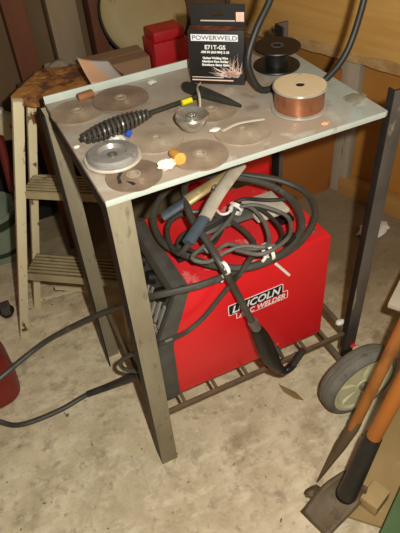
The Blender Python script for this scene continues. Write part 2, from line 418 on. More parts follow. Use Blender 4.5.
# brown hardboard partition standing behind the cart
b = MB(); b.box((.62, .79, 0), (1.07, .804, .50), .001)
single('hardboard_panel', b, 'board_brown', 'upright brown hardboard panel standing behind the cart beside the pale stud', 'board', loc=(.85, .797, 0))
# low shelf along the back wall that carries the clutter
t = thing('storage_shelf', 'rough wooden shelf along the dark back wall carrying old boxes', 'shelf', (.3, 1.0, 0))
SH = .565
b = MB(); b.box((.03, .86, SH - .03), (.86, 1.18, SH), .003); obj('shelf_board', b, 'wall_dark', t)
for x_ in (.06, .82):
    b = MB(); b.box((x_ - .02, .88, 0), (x_ + .02, .92, SH - .03), .002); obj('post', b, 'wall_dark', t)

# ================================================================== WELDING CART
L, DP = .556, .404
cart = thing('welding_cart', 'steel welding cart with dusty sheet metal top, angle iron legs and cream wheels', 'cart', (L / 2, DP / 2, 0))
b = MB(); b.box((0, 0, TOP - .011), (L, DP, TOP), .0015)
# downturned lips of the sheet
b.box((.001, -.0005, TOP - .0108), (L - .006, .004, TOP - .002))
tt = obj('tabletop', b, 'sheet', cart)
b = MB(); b.box((.0, -.0025, TOP - .0105), (L - .006, -.0006, TOP + .0005), .0004); o_ = obj('front_edge', b, 'pale_edge', tt); o_['label'] = 'worn front edge, its frontal light put into a pale colour'  # pale strip stands in for light on the front face
b = MB(); b.box((.0, .386, TOP + .0002), (.44, .3895, TOP + .017), .0006); o_ = obj('back_lip', b, 'pale_edge', tt); o_['label'] = 'low upturned back lip'
for n_, lo, hi in (('l', (.0, .044, TOP - .042), (.004, DP - .044, TOP - .0115)), ('r', (L - .004, .03, TOP - .042), (L, DP - .03, TOP - .0115)),
                   ('b', (.044, DP - .004, TOP - .042), (L - .03, DP, TOP - .0115))):
    b = MB(); b.box(lo, hi, .0008); obj('apron', b, 'black_iron', cart)  # aprons blackened: the left edge's missing light is put into their colour
W = .042
def leg(a, bb, d1, d2, m, w=W, w2=None):
    b = MB(); b.angle(a, bb, w, .004, d1, d2, w2); o = obj('leg', b, 'black_iron', cart)
    a, bb, d1, d2 = V(a), V(bb), V(d1), V(d2); b = MB()      # the face flange is painted / worn, the side flange's shade and rust are put into its black
    f0 = a + d1 * .0004 - d2 * .0012; b.prism([f0, f0 + d1 * (w - .0004), f0 + d1 * (w - .0004) + d2 * .001, f0 + d2 * .001], bb - a, .0003)
    if d2.y < 0: b.bm.transform(Matrix.Translation(d2 * (.0055)))
    obj('worn_face', b, m, o); return o
leg((0.0, 0.0, 0), (0, 0, TOP - .0115), (1, 0, 0), (0, 1, 0), 'worn_leg')['label'] = 'worn beige front leg'
leg((-.020, DP + .001, 0), (-.013, DP + .001, TOP - .0115), (1, 0, 0), (0, -1, 0), 'worn_leg')['label'] = 'worn beige rear leg'
leg((L - .014, -.004, .145), (L + .004, -.004, .875), (1, 0, 0), (0, 1, 0), 'dark_leg', .034, .018)['label'] = 'dark angle iron front leg with bare patches'
leg((L + .001, DP + .004, .145), (L + .001, DP + .004, .875), (1, 0, 0), (0, -1, 0), 'dark_leg', .034)['label'] = 'dark angle iron rear leg'
ZS = .205
for y_ in (.004, DP - .016):
    b = MB(); b.box((.004, y_, ZS - .011), (L + .02, y_ + .009, ZS), .001); obj('shelf_rail', b, 'rail', cart)
for x_ in (.012, L - .008):
    b = MB(); b.box((x_, .016, ZS - .012), (x_ + .012, DP - .016, ZS), .001); obj('shelf_rail', b, 'rail', cart)
for x_ in (.085, .17, .255, .34, .425, .49):
    b = MB(); b.box((x_, .012, ZS - .008), (x_ + .007, DP - .012, ZS + .001), .001); obj('shelf_bar', b, 'rail', cart)
for y_ in (0.005, DP - .015):
    b = MB(); b.box((L - .012, y_ - .004, .085), (L + .022, y_ + .004, .16), .001); obj('axle_bracket', b, 'black_iron', cart)
WX, WZ, WR = .537, .1115, .1115
b = MB(); b.tube([(WX, -.105, WZ), (WX, .50, WZ)], .007, 12); obj('axle', b, 'dull_steel', cart)
def wheel(y0, sgn):
    mt = Matrix.Translation((WX, y0, WZ)) @ Matrix.Rotation(PI / 2 * sgn, 4, 'X') @ Matrix.Diagonal((1.06, 1.06, 1.06, 1))     # local z points outwards
    wdt = .045
    prof = [(.0865, 0), (.093, .0005), (.099, -.003), (.1035, -.009), (.105, -.016), (.1035, -.0175), (.1035, -.0195), (.105, -.021), (.105, -.0285), (.1035, -.030), (.1035, -.032), (.105, -.0335),
            (.1035, -.041), (.099, -.047), (.093, -.050), (.0865, -.0495), (.084, -.039), (.084, -.009)]
    b = MB(); b.lathe(prof, mt, 64, closed=True); tr = obj('wheel', b, 'tire', cart, smooth=25)
    b = MB()
    b.lathe([(.0, -.03), (.0835, -.034), (.086, -.002), (.078, -.002), (.062, -.012), (.024, -.012), (.02, -.004), (.0, -.004)], mt, 48)
    for k in range(6):     # raised webs between hub and rim
        a = 2 * PI * k / 6; mm = mt @ Matrix.Rotation(a, 4, 'Z')
        b._add([(.018, -.010, -.0055), (.018, .010, -.0055), (.076, .026, -.0065), (.076, -.026, -.0065), (.018, -.010, -.013), (.018, .010, -.013), (.076, .026, -.013), (.076, -.026, -.013)],
               [(0, 3, 2, 1), (0, 1, 5, 4), (1, 2, 6, 5), (2, 3, 7, 6), (3, 0, 4, 7)], mm)
    obj('hub', b, 'hub', tr, smooth=30)['label'] = 'cream plastic six spoked hub'
    b = MB(); b.lathe([(.0, -.004), (.013, -.004), (.013, .003), (.009, .006), (.0, .006)], mt, 24); obj('axle_cap', b, 'dull_steel', tr)
wheel(-.106, 1)
wheel(.452, -1)
b = MB(); b.tube([(L + .006, -.0065, .151), (L + .020, -.0065, .154)], .0045, 10); obj('reflector', b, 'red', cart)

# ================================================================== WELDER
WZ0 = ZS + .0145; WZT = .548
Y0, Y1 = .03, .29
wel = thing('arc_welder', 'red wire feed welder with charcoal front bezel sitting on the cart shelf', 'welder', (.27, .16, WZ0))
prof = [(.083, WZ0), (.083, .40), (.137, WZT), (.478, WZT), (.484, WZT - .006), (.484, WZ0)]
b = MB(); b.prism([(p[0], Y0, p[1]) for p in prof], (0, Y1 - Y0, 0), .003); obj('housing', b, 'red', wel)
b = MB(); b.prism([V((.140, Y0 + .004, WZT + .0003)), V((.477, Y0 + .004, WZT + .0003)), V((.477, Y1 - .004, WZT + .0003)), V((.140, Y1 - .004, WZT + .0003))], (0, 0, .0008)); o_ = obj('top_panel', b, 'red_dusty', wel); o_['label'] = 'dusty scuffed red top'
# bezel: a hollow frame, slanting back above the middle
outer = [(.046, WZ0 - .002), (.085, WZ0 - .002), (.0855, .40), (.1385, WZT + .004), (.118, WZT + .009), (.106, WZT + .004), (.052, .425), (.046, .38)]
b = MB()
for y_ in (Y0 - .004, Y1 - .012): b.prism([(p[0], y_, p[1]) for p in outer], (0, .016, 0), .003)
b.prism([(.1385, Y0, WZT + .004), (.118, Y0, WZT + .009), (.106, Y0, WZT + .004), (.098, Y0, WZT - .018), (.13, Y0, WZT - .02)], (0, Y1 - Y0, 0), .002)
b.prism([(.046, Y0, WZ0 - .002), (.085, Y0, WZ0 - .002), (.085, Y0, WZ0 + .022), (.046, Y0, WZ0 + .022)], (0, Y1 - Y0, 0), .002)
obj('front_bezel', b, 'bezel', wel)
pan = MB(); pan.prism([(.07, Y0 + .006, WZ0 + .01), (.09, Y0 + .006, WZ0 + .01), (.09, Y0 + .006, .41), (.132, Y0 + .006, WZT - .008), (.117, Y0 + .006, WZT - .004), (.07, Y0 + .006, .42)], (0, Y1 - Y0 - .012, 0))
pn = obj('control_panel', pan, 'bezel', wel)
sl = (V((.117, 0, WZT - .004)) - V((.07, 0, .42))); sl_n = V((-sl.z, 0, sl.x)).normalized()
def onpanel(y_, f, out): p = V((.07, 0, .42)) + sl * f + sl_n * out; return V((p.x, y_, p.z))
for (y_, f_) in ((.09, .62), (.15, .62), (.215, .62)):
    kb = MB(); mt = frame(onpanel(y_, f_, 0), (0, 1, 0), sl.normalized()); 
    if mt.to_3x3().col[2].dot(sl_n) < 0: mt = mt @ Matrix.Rotation(PI, 4, 'X')
    kb.lathe([(.0, 0), (.017, 0), (.015, .016), (.0125, .017), (.0, .017)], mt, 18); kb.box((-.003, -.013, .015), (.003, .013, .022), .001, mt)
    obj('knob', kb, 'black', pn)
lb = MB()
for k in range(9):
    z_ = WZ0 + .045 + k * .016; lb.box((.064, Y0 + .03, z_), (.0715, Y1 - .06, z_ + .007), .001)
obj('louvre', lb, 'panel_grey', pn)
lb = MB(); mt = frame(onpanel(.05, .12, .001), (0, 1, 0), sl.normalized()); lb.box((0, 0, -.0006), (.19, .03, .0006), 0, mt); obj('panel_sticker', lb, 'panel_grey', pn)
lb = MB()
for k in range(9):
    y_ = .045 + k * .022; lb.beam(onpanel(y_, .04, .003), onpanel(y_, .5, .003), .007, .004, sl_n)
for k in range(9):
    y_ = .045 + k * .022; lb.beam(V((.068, y_, WZ0 + .06)), V((.068, y_, .415)), .007, .004, (1, 0, 0))
obj('panel_rib', lb, 'rib_grey', pn)
# handle strap on top
hp = smooth_path([(.165, .135, WZT + .001), (.168, .135, WZT + .022), (.19, .135, WZT + .04), (.26, .135, WZT + .048), (.34, .135, WZT + .047), (.40, .135, WZT + .036), (.418, .135, WZT + .018), (.42, .135, WZT + .001)], .008)
b = MB(); b.tube(hp, .021, 14, flat=.42)
# section is flattened across the strap
hd = obj('carry_handle', b, 'bezel', wel)
for x_ in (.165, .42):
    b = MB(); b.box((x_ - .018, .108, WZT - .001), (x_ + .018, .162, WZT + .012), .004); obj('handle_foot', b, 'black', hd)
b = MB(); b.box((.335, .095, WZT + .043), (.415, .175, WZT + .054), .004); o_ = obj('dusty_cover', b, 'clear', hd); o_['label'] = 'dusty grey cover on the right end of the handle'
b = MB(); b.lathe([(.0, .001), (.008, .001), (.007, .004), (.0, .005)], Matrix.Translation((.455, .06, WZT)), 14)
obj('screw', b, 'dull_steel', wel)
b = MB(); b.box((.483, .05, WZT - .035), (.488, .075, WZT - .025), .001); obj('latch', b, 'black', wel)
# lettering on the side
ys = Y0 - .0003
P0 = at(229.3, 315.5, y=ys); P1 = at(282.3, 293.3, y=ys); PT = at(229.0, 306.5, y=ys)
w_ = (P1 - P0).length; h_ = (PT - P0).length
mt = frame(P0, P1 - P0, PT - P0)
def plate(w, h, r, mtx, z0, z1, x0=0, y0=0):
    b = MB(); b.prism([mtx @ V((x0 + a, y0 + c, z0)) for a, c in rrect(w, h, r)], mtx.to_3x3() @ V((0, 0, z1 - z0))); return b
lg = obj('brand_plate', plate(w_ + .004, h_ + .004, .004, mt, 0, .0005, -.002, -.002), 'printwhite', wel)
# lower plate sits behind to the right
obj('brand_plate', plate(w_ * .985, h_ * .86, .003, mt, 0, .0004, .017, -h_ * .72), 'printwhite', lg)
obj('brand_field', plate(w_ * .985 - .004, h_ * .86 - .003, .0025, mt, .0004, .0006, .019, -h_ * .72 + .0018), 'printred', lg)
obj('brand_field', plate(w_, h_, .003, mt, .0005, .0008), 'printblack', lg)
obj('lettering', text_mb('LINCOLN', h_ * 1.02, mt @ Matrix.Translation((.006, h_ * .14, .0009)), .25, .0006, w_ - .012), 'printwhite', lg)
obj('lettering', text_mb('ARC WELDER', h_ * .72, mt @ Matrix.Translation((.024, -h_ * .60, .0007)), .25, .0003, w_ * .985 - .014), 'printwhite', lg)

# ================================================================== GUN + CABLE
G = []
def zc(px, py, z): G.append(at(px, py, z=z))
def yc(px, py, y): G.append(at(px, py, y=y))
gun = thing('welding_gun', 'black welding gun hanging on its thick grey coiled cable over the red welder', 'welding gun', at(275, 340, y=-.03))
G = [V((.05, .16, .26)), at(150, 369, y=.15), at(136, 375, y=.17), at(112, 385, z=.06), at(88, 394, z=.025), at(60, 410, z=.014), at(24, 424, z=.014), at(4, 423, z=.014), at(-22, 410, z=.06), at(-12, 390, z=.13), at(12, 368, z=.15),
     at(48, 340, z=.19), at(88, 319, z=.28), at(120, 306, z=.37), at(140, 300, y=.075), at(158, 295, z=.57), at(200, 285, z=.58), at(240, 270, z=.578), at(280, 256, z=.578), at(304, 238, z=.582), at(315, 215, z=.59), at(307, 194, z=.60), at(282, 181, z=.615),
     at(245, 175, z=.63), at(204, 172, z=.635), at(172, 186, z=.625), at(155, 208, z=.612), at(155, 228, z=.60), at(166, 245, z=.594), at(190, 257, z=.592), at(212, 265, z=.594), at(240, 268, z=.594), at(266, 262, z=.595), at(290, 247, z=.60),
     at(302, 226, z=.61), at(294, 202, z=.625), at(272, 186, z=.64), at(240, 178, z=.655), at(205, 176, z=.665), at(187, 182, z=.67), at(185, 195, z=.672), at(191, 217, z=.665), at(208, 243, z=.645), at(225, 271, z=.612), at(236, 291, y=-.008), at(247, 312, y=-.022), at(259, 334, y=-.03)]
gp = smooth_path(G, .012)
b = MB(); b.tube(gp, .0074, 10); cb = obj('cable', b, 'rubber', gun)
sp = smooth_path([V((.05, .16, .26)), at(150, 369, y=.15), at(136, 375, y=.17), at(112, 385, z=.06), at(88, 394, z=.026)], .012)
n_ = len(sp); b = MB(); b.tube(sp, [.0135 - .0045 * i / n_ for i in range(n_)], 12); obj('strain_relief', b, 'cord', cb)
hpts = [at(256, 328, y=-.030), at(262, 339, y=-.031), at(268, 352, y=-.032), at(274, 363, y=-.033), at(280, 369, y=-.034)]
hs = smooth_path(hpts, .006); n_ = len(hs)
b = MB(); b.tube(hs, [.012 + .009 * math.sin(PI * min(1, (i / n_) * 1.1)) ** .7 for i in range(n_)], 16); gh = obj('gun_handle', b, 'black', gun)
b = MB(); b.tube(smooth_path([at(253, 322, y=-.030), at(258, 331, y=-.030)], .004), .0115, 14); obj('cable_collar', b, 'dull_steel', gun)
nk = smooth_path([at(277, 367, y=-.034), at(284, 371, y=-.036), at(291, 367, y=-.038), at(297, 359, y=-.04), at(303, 350, y=-.042)], .005); n_ = len(nk)
b = MB(); b.tube(nk[:n_ * 3 // 5], .0095, 14); obj('neck', b, 'black', gun)
b = MB(); b.tube(nk[n_ * 3 // 5 - 1:], .0085, 14); obj('nozzle', b, 'cord', gun)
b = MB(); b.tube([at(271, 341, y=-.034), at(277, 349, y=-.036), at(283, 358, y=-.037)], [.005, .007, .004], 10); obj('trigger', b, 'bezel', gh)
b = MB(); b.lathe([(.0, 0), (.004, 0), (.003, .003), (0, .004)], Matrix.Translation(at(277.5, 344, y=-.042)), 10); obj('trigger_dot', b, 'red', gh)

# ================================================================== GROUND CLAMP + CABLE
gc = thing('ground_clamp', 'bronze jawed ground clamp with blue grey grips lying on the cable coil', 'clamp', at(205, 205, z=.64))
def arm(pix, zs, rad, m, nm, flat=.55):
    p = smooth_path([at(a, c, z=z) for (a, c), z in zip(pix, zs)], .006); n = len(p)
    r = [rad[0] + (rad[1] - rad[0]) * i / (n - 1) for i in range(n)]
    b = MB(); b.tube(p, r, 12, flat=flat); return obj(nm, b, m, gc)
arm([(163, 217), (175, 209), (189, 200)], [.645, .658, .672], (.013, .013), 'grip', 'grip', .7)
arm([(187, 201), (202, 191), (216, 182), (232, 172)], [.671, .682, .69, .70], (.0165, .012), 'brass', 'jaw', .6)
arm([(188, 243), (197, 229), (207, 214)], [.668, .677, .686], (.013, .012), 'grip', 'grip', .7)
arm([(205, 218), (216, 198), (227, 182), (240, 165)], [.685, .698, .708, .715], (.014, .0145), 'jaw_steel', 'jaw', .6)
b = MB(); b.tube([at(212, 190, z=.672), at(214, 192, z=.706)], .005, 12); obj('pivot', b, 'black_iron', gc)
b = MB(); hx = []
pa, pb = at(214, 188, z=.688), at(222, 193, z=.694)
for k in range(60):
    a = k / 60 * 6 * 2 * PI; q = pa.lerp(pb, k / 60); hx.append(q + V((math.cos(a) * .008, 0, math.sin(a) * .008)))
b.tube(hx, .0012, 6); obj('spring', b, 'dull_steel', gc)
g2 = [at(190, 242, z=.664), at(182, 252, z=.64), at(176, 252, z=.62), at(168, 238, z=.606), at(170, 222, z=.604), at(186, 213, z=.602), at(208, 213, z=.602), at(238, 226, z=.6), at(255, 246, z=.598), at(244, 268, z=.61), at(232, 283, y=-.002), at(218, 300, y=.006), at(203, 318, y=.008), at(186, 332, y=.005), at(166, 341, y=-.012), at(148, 349, y=.05), at(132, 354, y=.1), at(121, 361, y=.12), at(124, 369, y=.13), at(142, 371, y=.1), V((.055, .09, .27))]
b = MB(); b.tube(smooth_path(g2, .012), .0055, 8); obj('cable', b, 'rubber', gc)

# ================================================================== POWER CORD bundle
pc = thing('power_cord', 'folded bundle of thin power cord tied in white on top of the welder', 'cord', at(240, 215, z=.6))
turns = [[(297, 198), (270, 200), (243, 199), (233, 206), (226, 222), (214, 243), (198, 252), (186, 246), (196, 235), (220, 222), (238, 206)],
         [(238, 206), (258, 208), (276, 222), (283, 236), (275, 245), (250, 249), (228, 244), (214, 252), (204, 248), (218, 232), (234, 214), (237, 206)],
         [(237, 206), (250, 207), (263, 220), (269, 238), (264, 247), (244, 246), (226, 252), (208, 262), (192, 258), (206, 244), (228, 222), (236, 208)],
         [(236, 208), (256, 205), (284, 214), (291, 226), (286, 240), (262, 254), (236, 250)]]
pts = []
for k, tr in enumerate(turns):
    for j, (a, c) in enumerate(tr): pts.append(at(a, c, z=.612 + .008 * k + .006 * math.sin(j * 1.7)))
b = MB(); b.tube(smooth_path(pts[:16], .01), .0042, 8); obj('cord', b, 'cord', pc)
b = MB(); b.tube(smooth_path(pts[15:], .01), .0042, 8); obj('cord', b, 'cord_grey', pc)
b = MB(); b.box((-.012, -.008, -.008), (.016, .008, .008), .003, frame(at(288, 239, z=.617), (1, .3, .2), (0, 1, 0))); obj('plug', b, 'black', pc)
def tie(p, axis, rad, m='white', w=.005):
    mt = Vector((0, 0, 1)).rotation_difference(V(axis)).to_matrix().to_4x4(); mt.translation = V(p)
    b = MB(); b.lathe([(rad, -w), (rad + .002, -w), (rad + .002, w), (rad, w)], mt, 20, closed=True)
    return b
ax = (at(230, 218, z=.62) - at(238, 204, z=.63))
b = tie(at(236, 209, z=.630), ax, .013); b.box((-.004, .012, -.006), (.004, .02, .006), .001, frame(at(236, 209, z=.63), (1, 0, 0), (0, 1, 0)))
obj('tie', b, 'white', pc)
def twist_tie(p, q, label, r=.0125):
    """white twist tie wrapped round the coil with a free tail"""
    t = thing('cable_tie', label, 'cable tie', p, group='white cable ties on the coil')
    ax = V(q) - V(p)
    b = tie(p, (1, .1, .1), r, w=.0035); obj('loop', b, 'white', t)
    tl = smooth_path([V(p) + (q - V(p)) * k / 5 + V((.002 * (-1) ** k, -.003 * math.sin(k), .003 * math.cos(k * 2))) for k in range(6)], .004)
    b = MB(); b.tube(tl, .0032, 6); obj('tail', b, 'white', t)
twist_tie(at(225, 268, z=.622), at(223, 281, y=-.004), 'white cable tie at the left where the gun cable crosses the coil', .012)
twist_tie(at(268, 252, z=.606), at(264, 261, z=.609), 'white cable tie on the coil above the right end of the red welder logo', .018)
b = MB(); b.tube([at(276, 264, y=.0235), at(282, 269, y=.0235), at(289, 275, y=.0235)], .0035, 8)
single('cut_tie', b, 'white', 'loose cut end of white tie against the top of the red welder side', 'cable tie', loc=at(282, 269, y=.0235))
# white tie on the clamp cable
b = MB(); b.tube(smooth_path([at(216, 209, z=.626), at(221, 214, z=.628), at(228, 213, z=.63), at(232, 207, z=.632)], .004), .003, 8); obj('tie', b, 'white', pc)

# ================================================================== HANGING HOSE on the table
h = [at(283, -70, y=.24), at(276, -25, y=.22), at(270, 0, y=.21), at(257, 28, y=.20), at(248, 57, y=.19), at(251, 75, y=.185), at(262, 90, y=.18), V((.435, .178, TOP + .012)), V((.49, .185, TOP + .011)), at(311, 91, y=.17), at(330, 75, y=.168), at(344, 57, y=.17), at(354, 34, y=.175), at(364, 0, y=.18), at(370, -30, y=.19), at(374, -75, y=.2)]
b = MB(); b.tube(smooth_path(h, .01), .0067, 12)
single('hanging_hose', b, 'rubber_dark', 'black rubber hose drooping in a loop onto the table behind the copper spool', 'hose', loc=(.46, .18, TOP))

# ================================================================== ON THE TABLE
def disc(c, r, m, label, z=0., hole=.011, thick=.003, dish=True, tilt=(0, 0, 0)):
    t = thing('grinding_disc', label, 'grinding disc', (c[0], c[1], TOP + z + .0002), tilt, 'dusty grinding discs on the tabletop')
    d = .0016 if dish else 0
    pr = [(hole, d), (r * .36, d), (r * .46, 0), (r, 0), (r, thick), (r * .48, thick), (r * .38, thick + d), (hole, thick + d)]
    b = MB(); b.lathe(pr, None, 48, closed=True); obj('wheel_body', b, m, t, local=True)
    b = MB(); b.lathe([(hole * .7, d), (hole * 1.15, d - .0), (hole * 1.15, thick + d + .0004), (hole * .7, thick + d + .0006)], None, 24, closed=True)
    obj('bushing', b, 'disc_pale', t, local=True)
    return t
disc((.049, .317), .053, 'disc_brown', 'brown grinding disc nearest the back left table corner, partly under another disc')
disc((.140, .314), .057, 'disc_dark', 'dark brown grinding disc beside the back edge, behind the coiled hammer handle', z=.0042)
disc((.066, .044), .048, 'disc_dark', 'dark brown slotted cutting disc at the front left table corner', thick=.002)
disc((.143, .132), .050, 'disc_pale', 'pale brown grinding disc between the blue cap and the steel cup')
disc((.188, .043), .050, 'disc_brown', 'brown grinding disc at the front table edge beside the cork plug')
disc((.290, .076), .052, 'disc_pale', 'dusty grinding disc at the front edge nearest the copper spool')
disc((.277, .178), .049, 'disc_brown', 'grinding disc half hidden under the steel cup and below the hammer head')
# slots cut in the front left disc are its dark stain marks
b = MB()
for k, (dx, dy) in enumerate(((-.02, .012), (-.027, -.004), (-.012, -.02))):
    b.box((-.009, -.003, 0), (.009, .003, .0006), .0002, Matrix.Translation((.066 + dx, .044 + dy, TOP + .0024)) @ Matrix.Rotation(.9 + k * .5, 4, 'Z'))
sl_ = obj('slot', b, 'hammer', [o for o in C.objects if o.get('label', '').startswith('dark brown slotted')][0])
# thick grey cup disc with clear guard
t = thing('flap_disc', 'thick shiny grey grinding wheel with dished centre in a clear rim, front left of table', 'grinding wheel', (.052, .108, TOP + .0028), (-.03, .02, 0))
b = MB(); b.lathe([(.0, .0), (.049, .0), (.0505, .003), (.049, .006), (.044, .005), (.0, .004)], None, 56); obj('clear_rim', b, 'clear', t, local=True)
b = MB(); b.lathe([(.045, .0062), (.045, .012), (.041, .016), (.026, .0165), (.022, .010), (.009, .009), (.009, .0062)], None, 56, closed=True); obj('wheel_body', b, 'disc_grey', t, local=True)
b = MB(); b.lathe([(.005, .0062), (.0088, .0062), (.0088, .0105), (.005, .0105)], None, 24, closed=True); obj('bushing', b, 'dull_steel', t, local=True)
# steel cup
t = thing('steel_cup', 'shiny round steel cup standing on a disc at the middle of the table', 'cup', tuple(at(193, 128, z=TOP + .0075)))
b = MB(); b.lathe([(.0, .0), (.017, .0), (.021, .004), (.0295, .018), (.031, .025), (.029, .028), (.026, .026), (.013, .021), (.0, .021)], None, 40); obj('cup_body', b, 'steel', t, local=True)
b = MB(); b.lathe([(.006, .0208), (.011, .0208), (.011, .027), (.006, .027)], None, 20, closed=True); obj('nut', b, 'steel', t, local=True)

# chipping hammer
hz = TOP + .0186
a0, a1 = at(83, 139, z=hz), at(150, 113, z=hz)
ch = thing('chipping_hammer', 'chipping hammer with black spring coil handle, yellow taped shaft and dark wedge head', 'hammer', (a0.x, a0.y, TOP))
ax = (a1 - a0); Ln = ax.length; axn = ax.normalized(); sd = axn.cross(V((0, 0, 1))).normalized(); up = sd.cross(axn)
hx = []; turnsN = 15; nn = 15 * 22
for k in range(nn + 1):
    f = k / nn; r = .0055 + .0100 * math.sin(PI * min(1, .06 + f * .94)) ** .9
    a = 2 * PI * turnsN * f; hx.append(a0 + axn * (Ln * f) + (sd * math.cos(a) + up * math.sin(a)) * r)
b = MB(); b.tube(hx, .0028, 7); obj('coil_handle', b, 'spring', ch)
a2 = at(196, 97, z=TOP + .020)
b = MB(); b.tube([a0 - axn * .004, a0 + axn * .01, a1, a2 + (a2 - a1).normalized() * .012], .0048, 10); sh = obj('shaft', b, 'hammer', ch)
dd = (a2 - a1).normalized(); y0_ = at(185, 102, z=TOP + .0205)
b = MB(); b.tube([y0_ - dd * .007, y0_ + dd * .014], .0058, 12); obj('tape_band', b, 'yellow', sh)
h0, h1 = at(184, 86, z=TOP + .013), at(241, 106, z=TOP + .006)
hv = h1 - h0; hs_ = hv.cross(V((0, 0, 1))).normalized()
sec = [(0, .008, .009), (.06, .0115, .0115), (.25, .0125, .012), (.42, .012, .0115), (.75, .0085, .008), (1, .0025, .0035)]
b = MB(); vs = []; fs = []
for f, w_, hh in sec:
    p = h0 + hv * f
    for k in range(10):
        a = 2 * PI * k / 10; vs.append(p + hs_ * w_ * math.cos(a) + V((0, 0, 1)) * hh * math.sin(a))
for i in range(len(sec) - 1):
    for k in range(10): fs.append((i * 10 + k, i * 10 + (k + 1) % 10, i * 10 + 10 + (k + 1) % 10, i * 10 + 10 + k))
fs += [tuple(range(10)), tuple(range(50, 60))]
b._add(vs, fs); obj('hammer_head', b, 'hammer', ch)
# translucent strap curling over the shaft
st = [at(199, 111, z=TOP + .006), at(200, 104, z=TOP + .022), at(199, 95, z=TOP + .034), at(197, 88, z=TOP + .03), at(200, 84, z=TOP + .026)]
sp = smooth_path(st, .006); b = MB(); b.tube(sp, .0045, 8, flat=.35)
single('plastic_strap', b, 'clear', 'small pale plastic strip curled over the hammer shaft', 'strip', loc=st[0])
# torn pale strip
st = [at(222, 131, z=TOP + .009), at(236, 124, z=TOP + .0095), at(250, 121, z=TOP + .0095), at(264, 119, z=TOP + .008)]
b = MB(); b.tube(smooth_path(st, .006), .0046, 8, flat=.3)
single('torn_strip', b, 'clear', 'thin torn pale strip lying across the discs right of the steel cup', 'strip', loc=st[1])
def lump(p, r, seed, sq=(1, 1, .7)):
    b = MB(); s = bmesh.new(); bmesh.ops.create_icosphere(s, subdivisions=3, radius=1)
    for v in s.verts:
        d = 1 + .35 * noise.noise(v.co * 2.2 + V((seed * 3.1, 0, 0))) + .15 * noise.noise(v.co * 5 + V((seed, 2, 0)))
        v.co = V((v.co.x * sq[0], v.co.y * sq[1], v.co.z * sq[2])) * r * d
    zmin = min(v.co.z for v in s.verts)
    for v in s.verts: v.co = v.co + V(p) - V((0, 0, zmin))
    s.verts.index_update(); b._add([v.co.copy() for v in s.verts], [[v.index for v in f.verts] for f in s.faces]); s.free(); return b
p = at(167, 170, z=TOP); single('crumpled_tissue', lump(p, .0125, 1, (1.2, .9, .7)), 'white', 'small crumpled white wad at the front table edge beside the cork', 'wad', loc=p)
p = at(183, 115, z=TOP + .001); single('tissue_scrap', lump(p, .0075, 2, (1.2, .8, .8)), 'white', 'white paper shred just behind the steel cup', 'scrap', loc=p)
p = at(215, 131, z=TOP + .007); single('tissue_scrap', lump(p, .0065, 4, (1.6, .8, .4)), 'white', 'white paper shred at the right side of the steel cup', 'scrap', loc=p)
p = at(152, 84, z=TOP); single('dirt_clump', lump(p, .008, 5, (1.3, 1, .6)), 'clear', 'pale dirt clump near the back table edge left of the black carton', 'clump', loc=p)
def plug(p, q, r0, r1, m, nm, label, cat):
    b = MB(); pp = [V(p), V(p).lerp(V(q), .08), V(p).lerp(V(q), .92), V(q)]
    b.tube(pp, [r0 * .85, r0, r1, r1 * .8], 16); return single(nm, b, m, label, cat, loc=p)
plug(at(172, 152, z=TOP + .009), at(181, 160, z=TOP + .011), .008, .0115, 'cork', 'cork_plug', 'orange brown cork plug lying on the brown disc at the front edge', 'plug')
plug(at(78, 98, z=TOP + .009), at(93, 93, z=TOP + .009), .009, .009, 'rust_cyl', 'wooden_stub', 'short brown cylindrical stub at the back left edge of the tabletop', 'stub')
plug(at(127, 136, z=TOP + .004), at(130, 131, z=TOP + .009), .006, .005, 'blue', 'bottle_cap', 'small bright blue cap under the coiled hammer handle', 'cap')
p = at(117, 142, z=TOP)
b = MB(); b.lathe([(.006, 0), (.015, 0), (.016, .004), (.014, .006), (.007, .005)], Matrix.Translation(p + V((0, 0, .0003))), 28, closed=True)
single('plastic_washer', b, 'white', 'white plastic ring below the coiled handle beside the blue cap', 'ring', loc=p)
p = at(325, 125, z=TOP); single('orange_crumb', lump(p, .006, 8, (1.3, .8, .5)), 'orange', 'tiny orange crumb at the front table edge right of the copper spool', 'crumb', loc=p)
p = at(77, 148, z=TOP); single('metal_shaving', lump(p, .004, 9, (1.3, .8, .6)), 'white', 'tiny white crumb at the left table edge below the hammer handle end', 'crumb', loc=p)
p = at(355, 98, z=TOP); single('dried_drip', lump(p, .014, 10, (1.6, 1, .12)), 'greyjar', 'flat grey dried blob on the right side of the tabletop', 'blob', loc=p)

# copper wire spool
c = (at(271, 108, z=TOP) + at(327, 108, z=TOP)) / 2
t = thing('copper_wire_spool', 'full spool of shiny copper welding wire with tan paper label', 'wire spool', (c.x, c.y, TOP))
b = MB(); b.lathe([(.008, .0005), (.0525, .0005), (.0535, .002), (.0525, .0045), (.0475, .005), (.008, .005)], None, 56, closed=True); obj('bottom_flange', b, 'spool_clear', t, local=True)
pr = [(.02, .0052)]
for k in range(34): pr += [(.0465 + .0004 * (k % 2), .0054 + k * .0011)]
pr += [(.02, .043)]
b = MB(); b.lathe(pr, None, 64, closed=True); obj('wire_winding', b, 'copper', t, local=True, smooth=60)
b = MB(); b.lathe([(.008, .0432), (.0505, .0432), (.0515, .0447), (.0505, .0465), (.008, .0468)], None, 56, closed=True); fl = obj('top_flange', b, 'spool_clear', t, local=True)
b = MB(); b.lathe([(.0085, .0469), (.0485, .0467), (.0485, .0474), (.0085, .0474)], None, 56, closed=True); obj('paper_label', b, 'spool_label', fl, local=True)
b = MB(); b.lathe([(.0, .001), (.0078, .001), (.0078, .0462), (.0, .0462)], None, 24); obj('core', b, 'black', t, local=True)
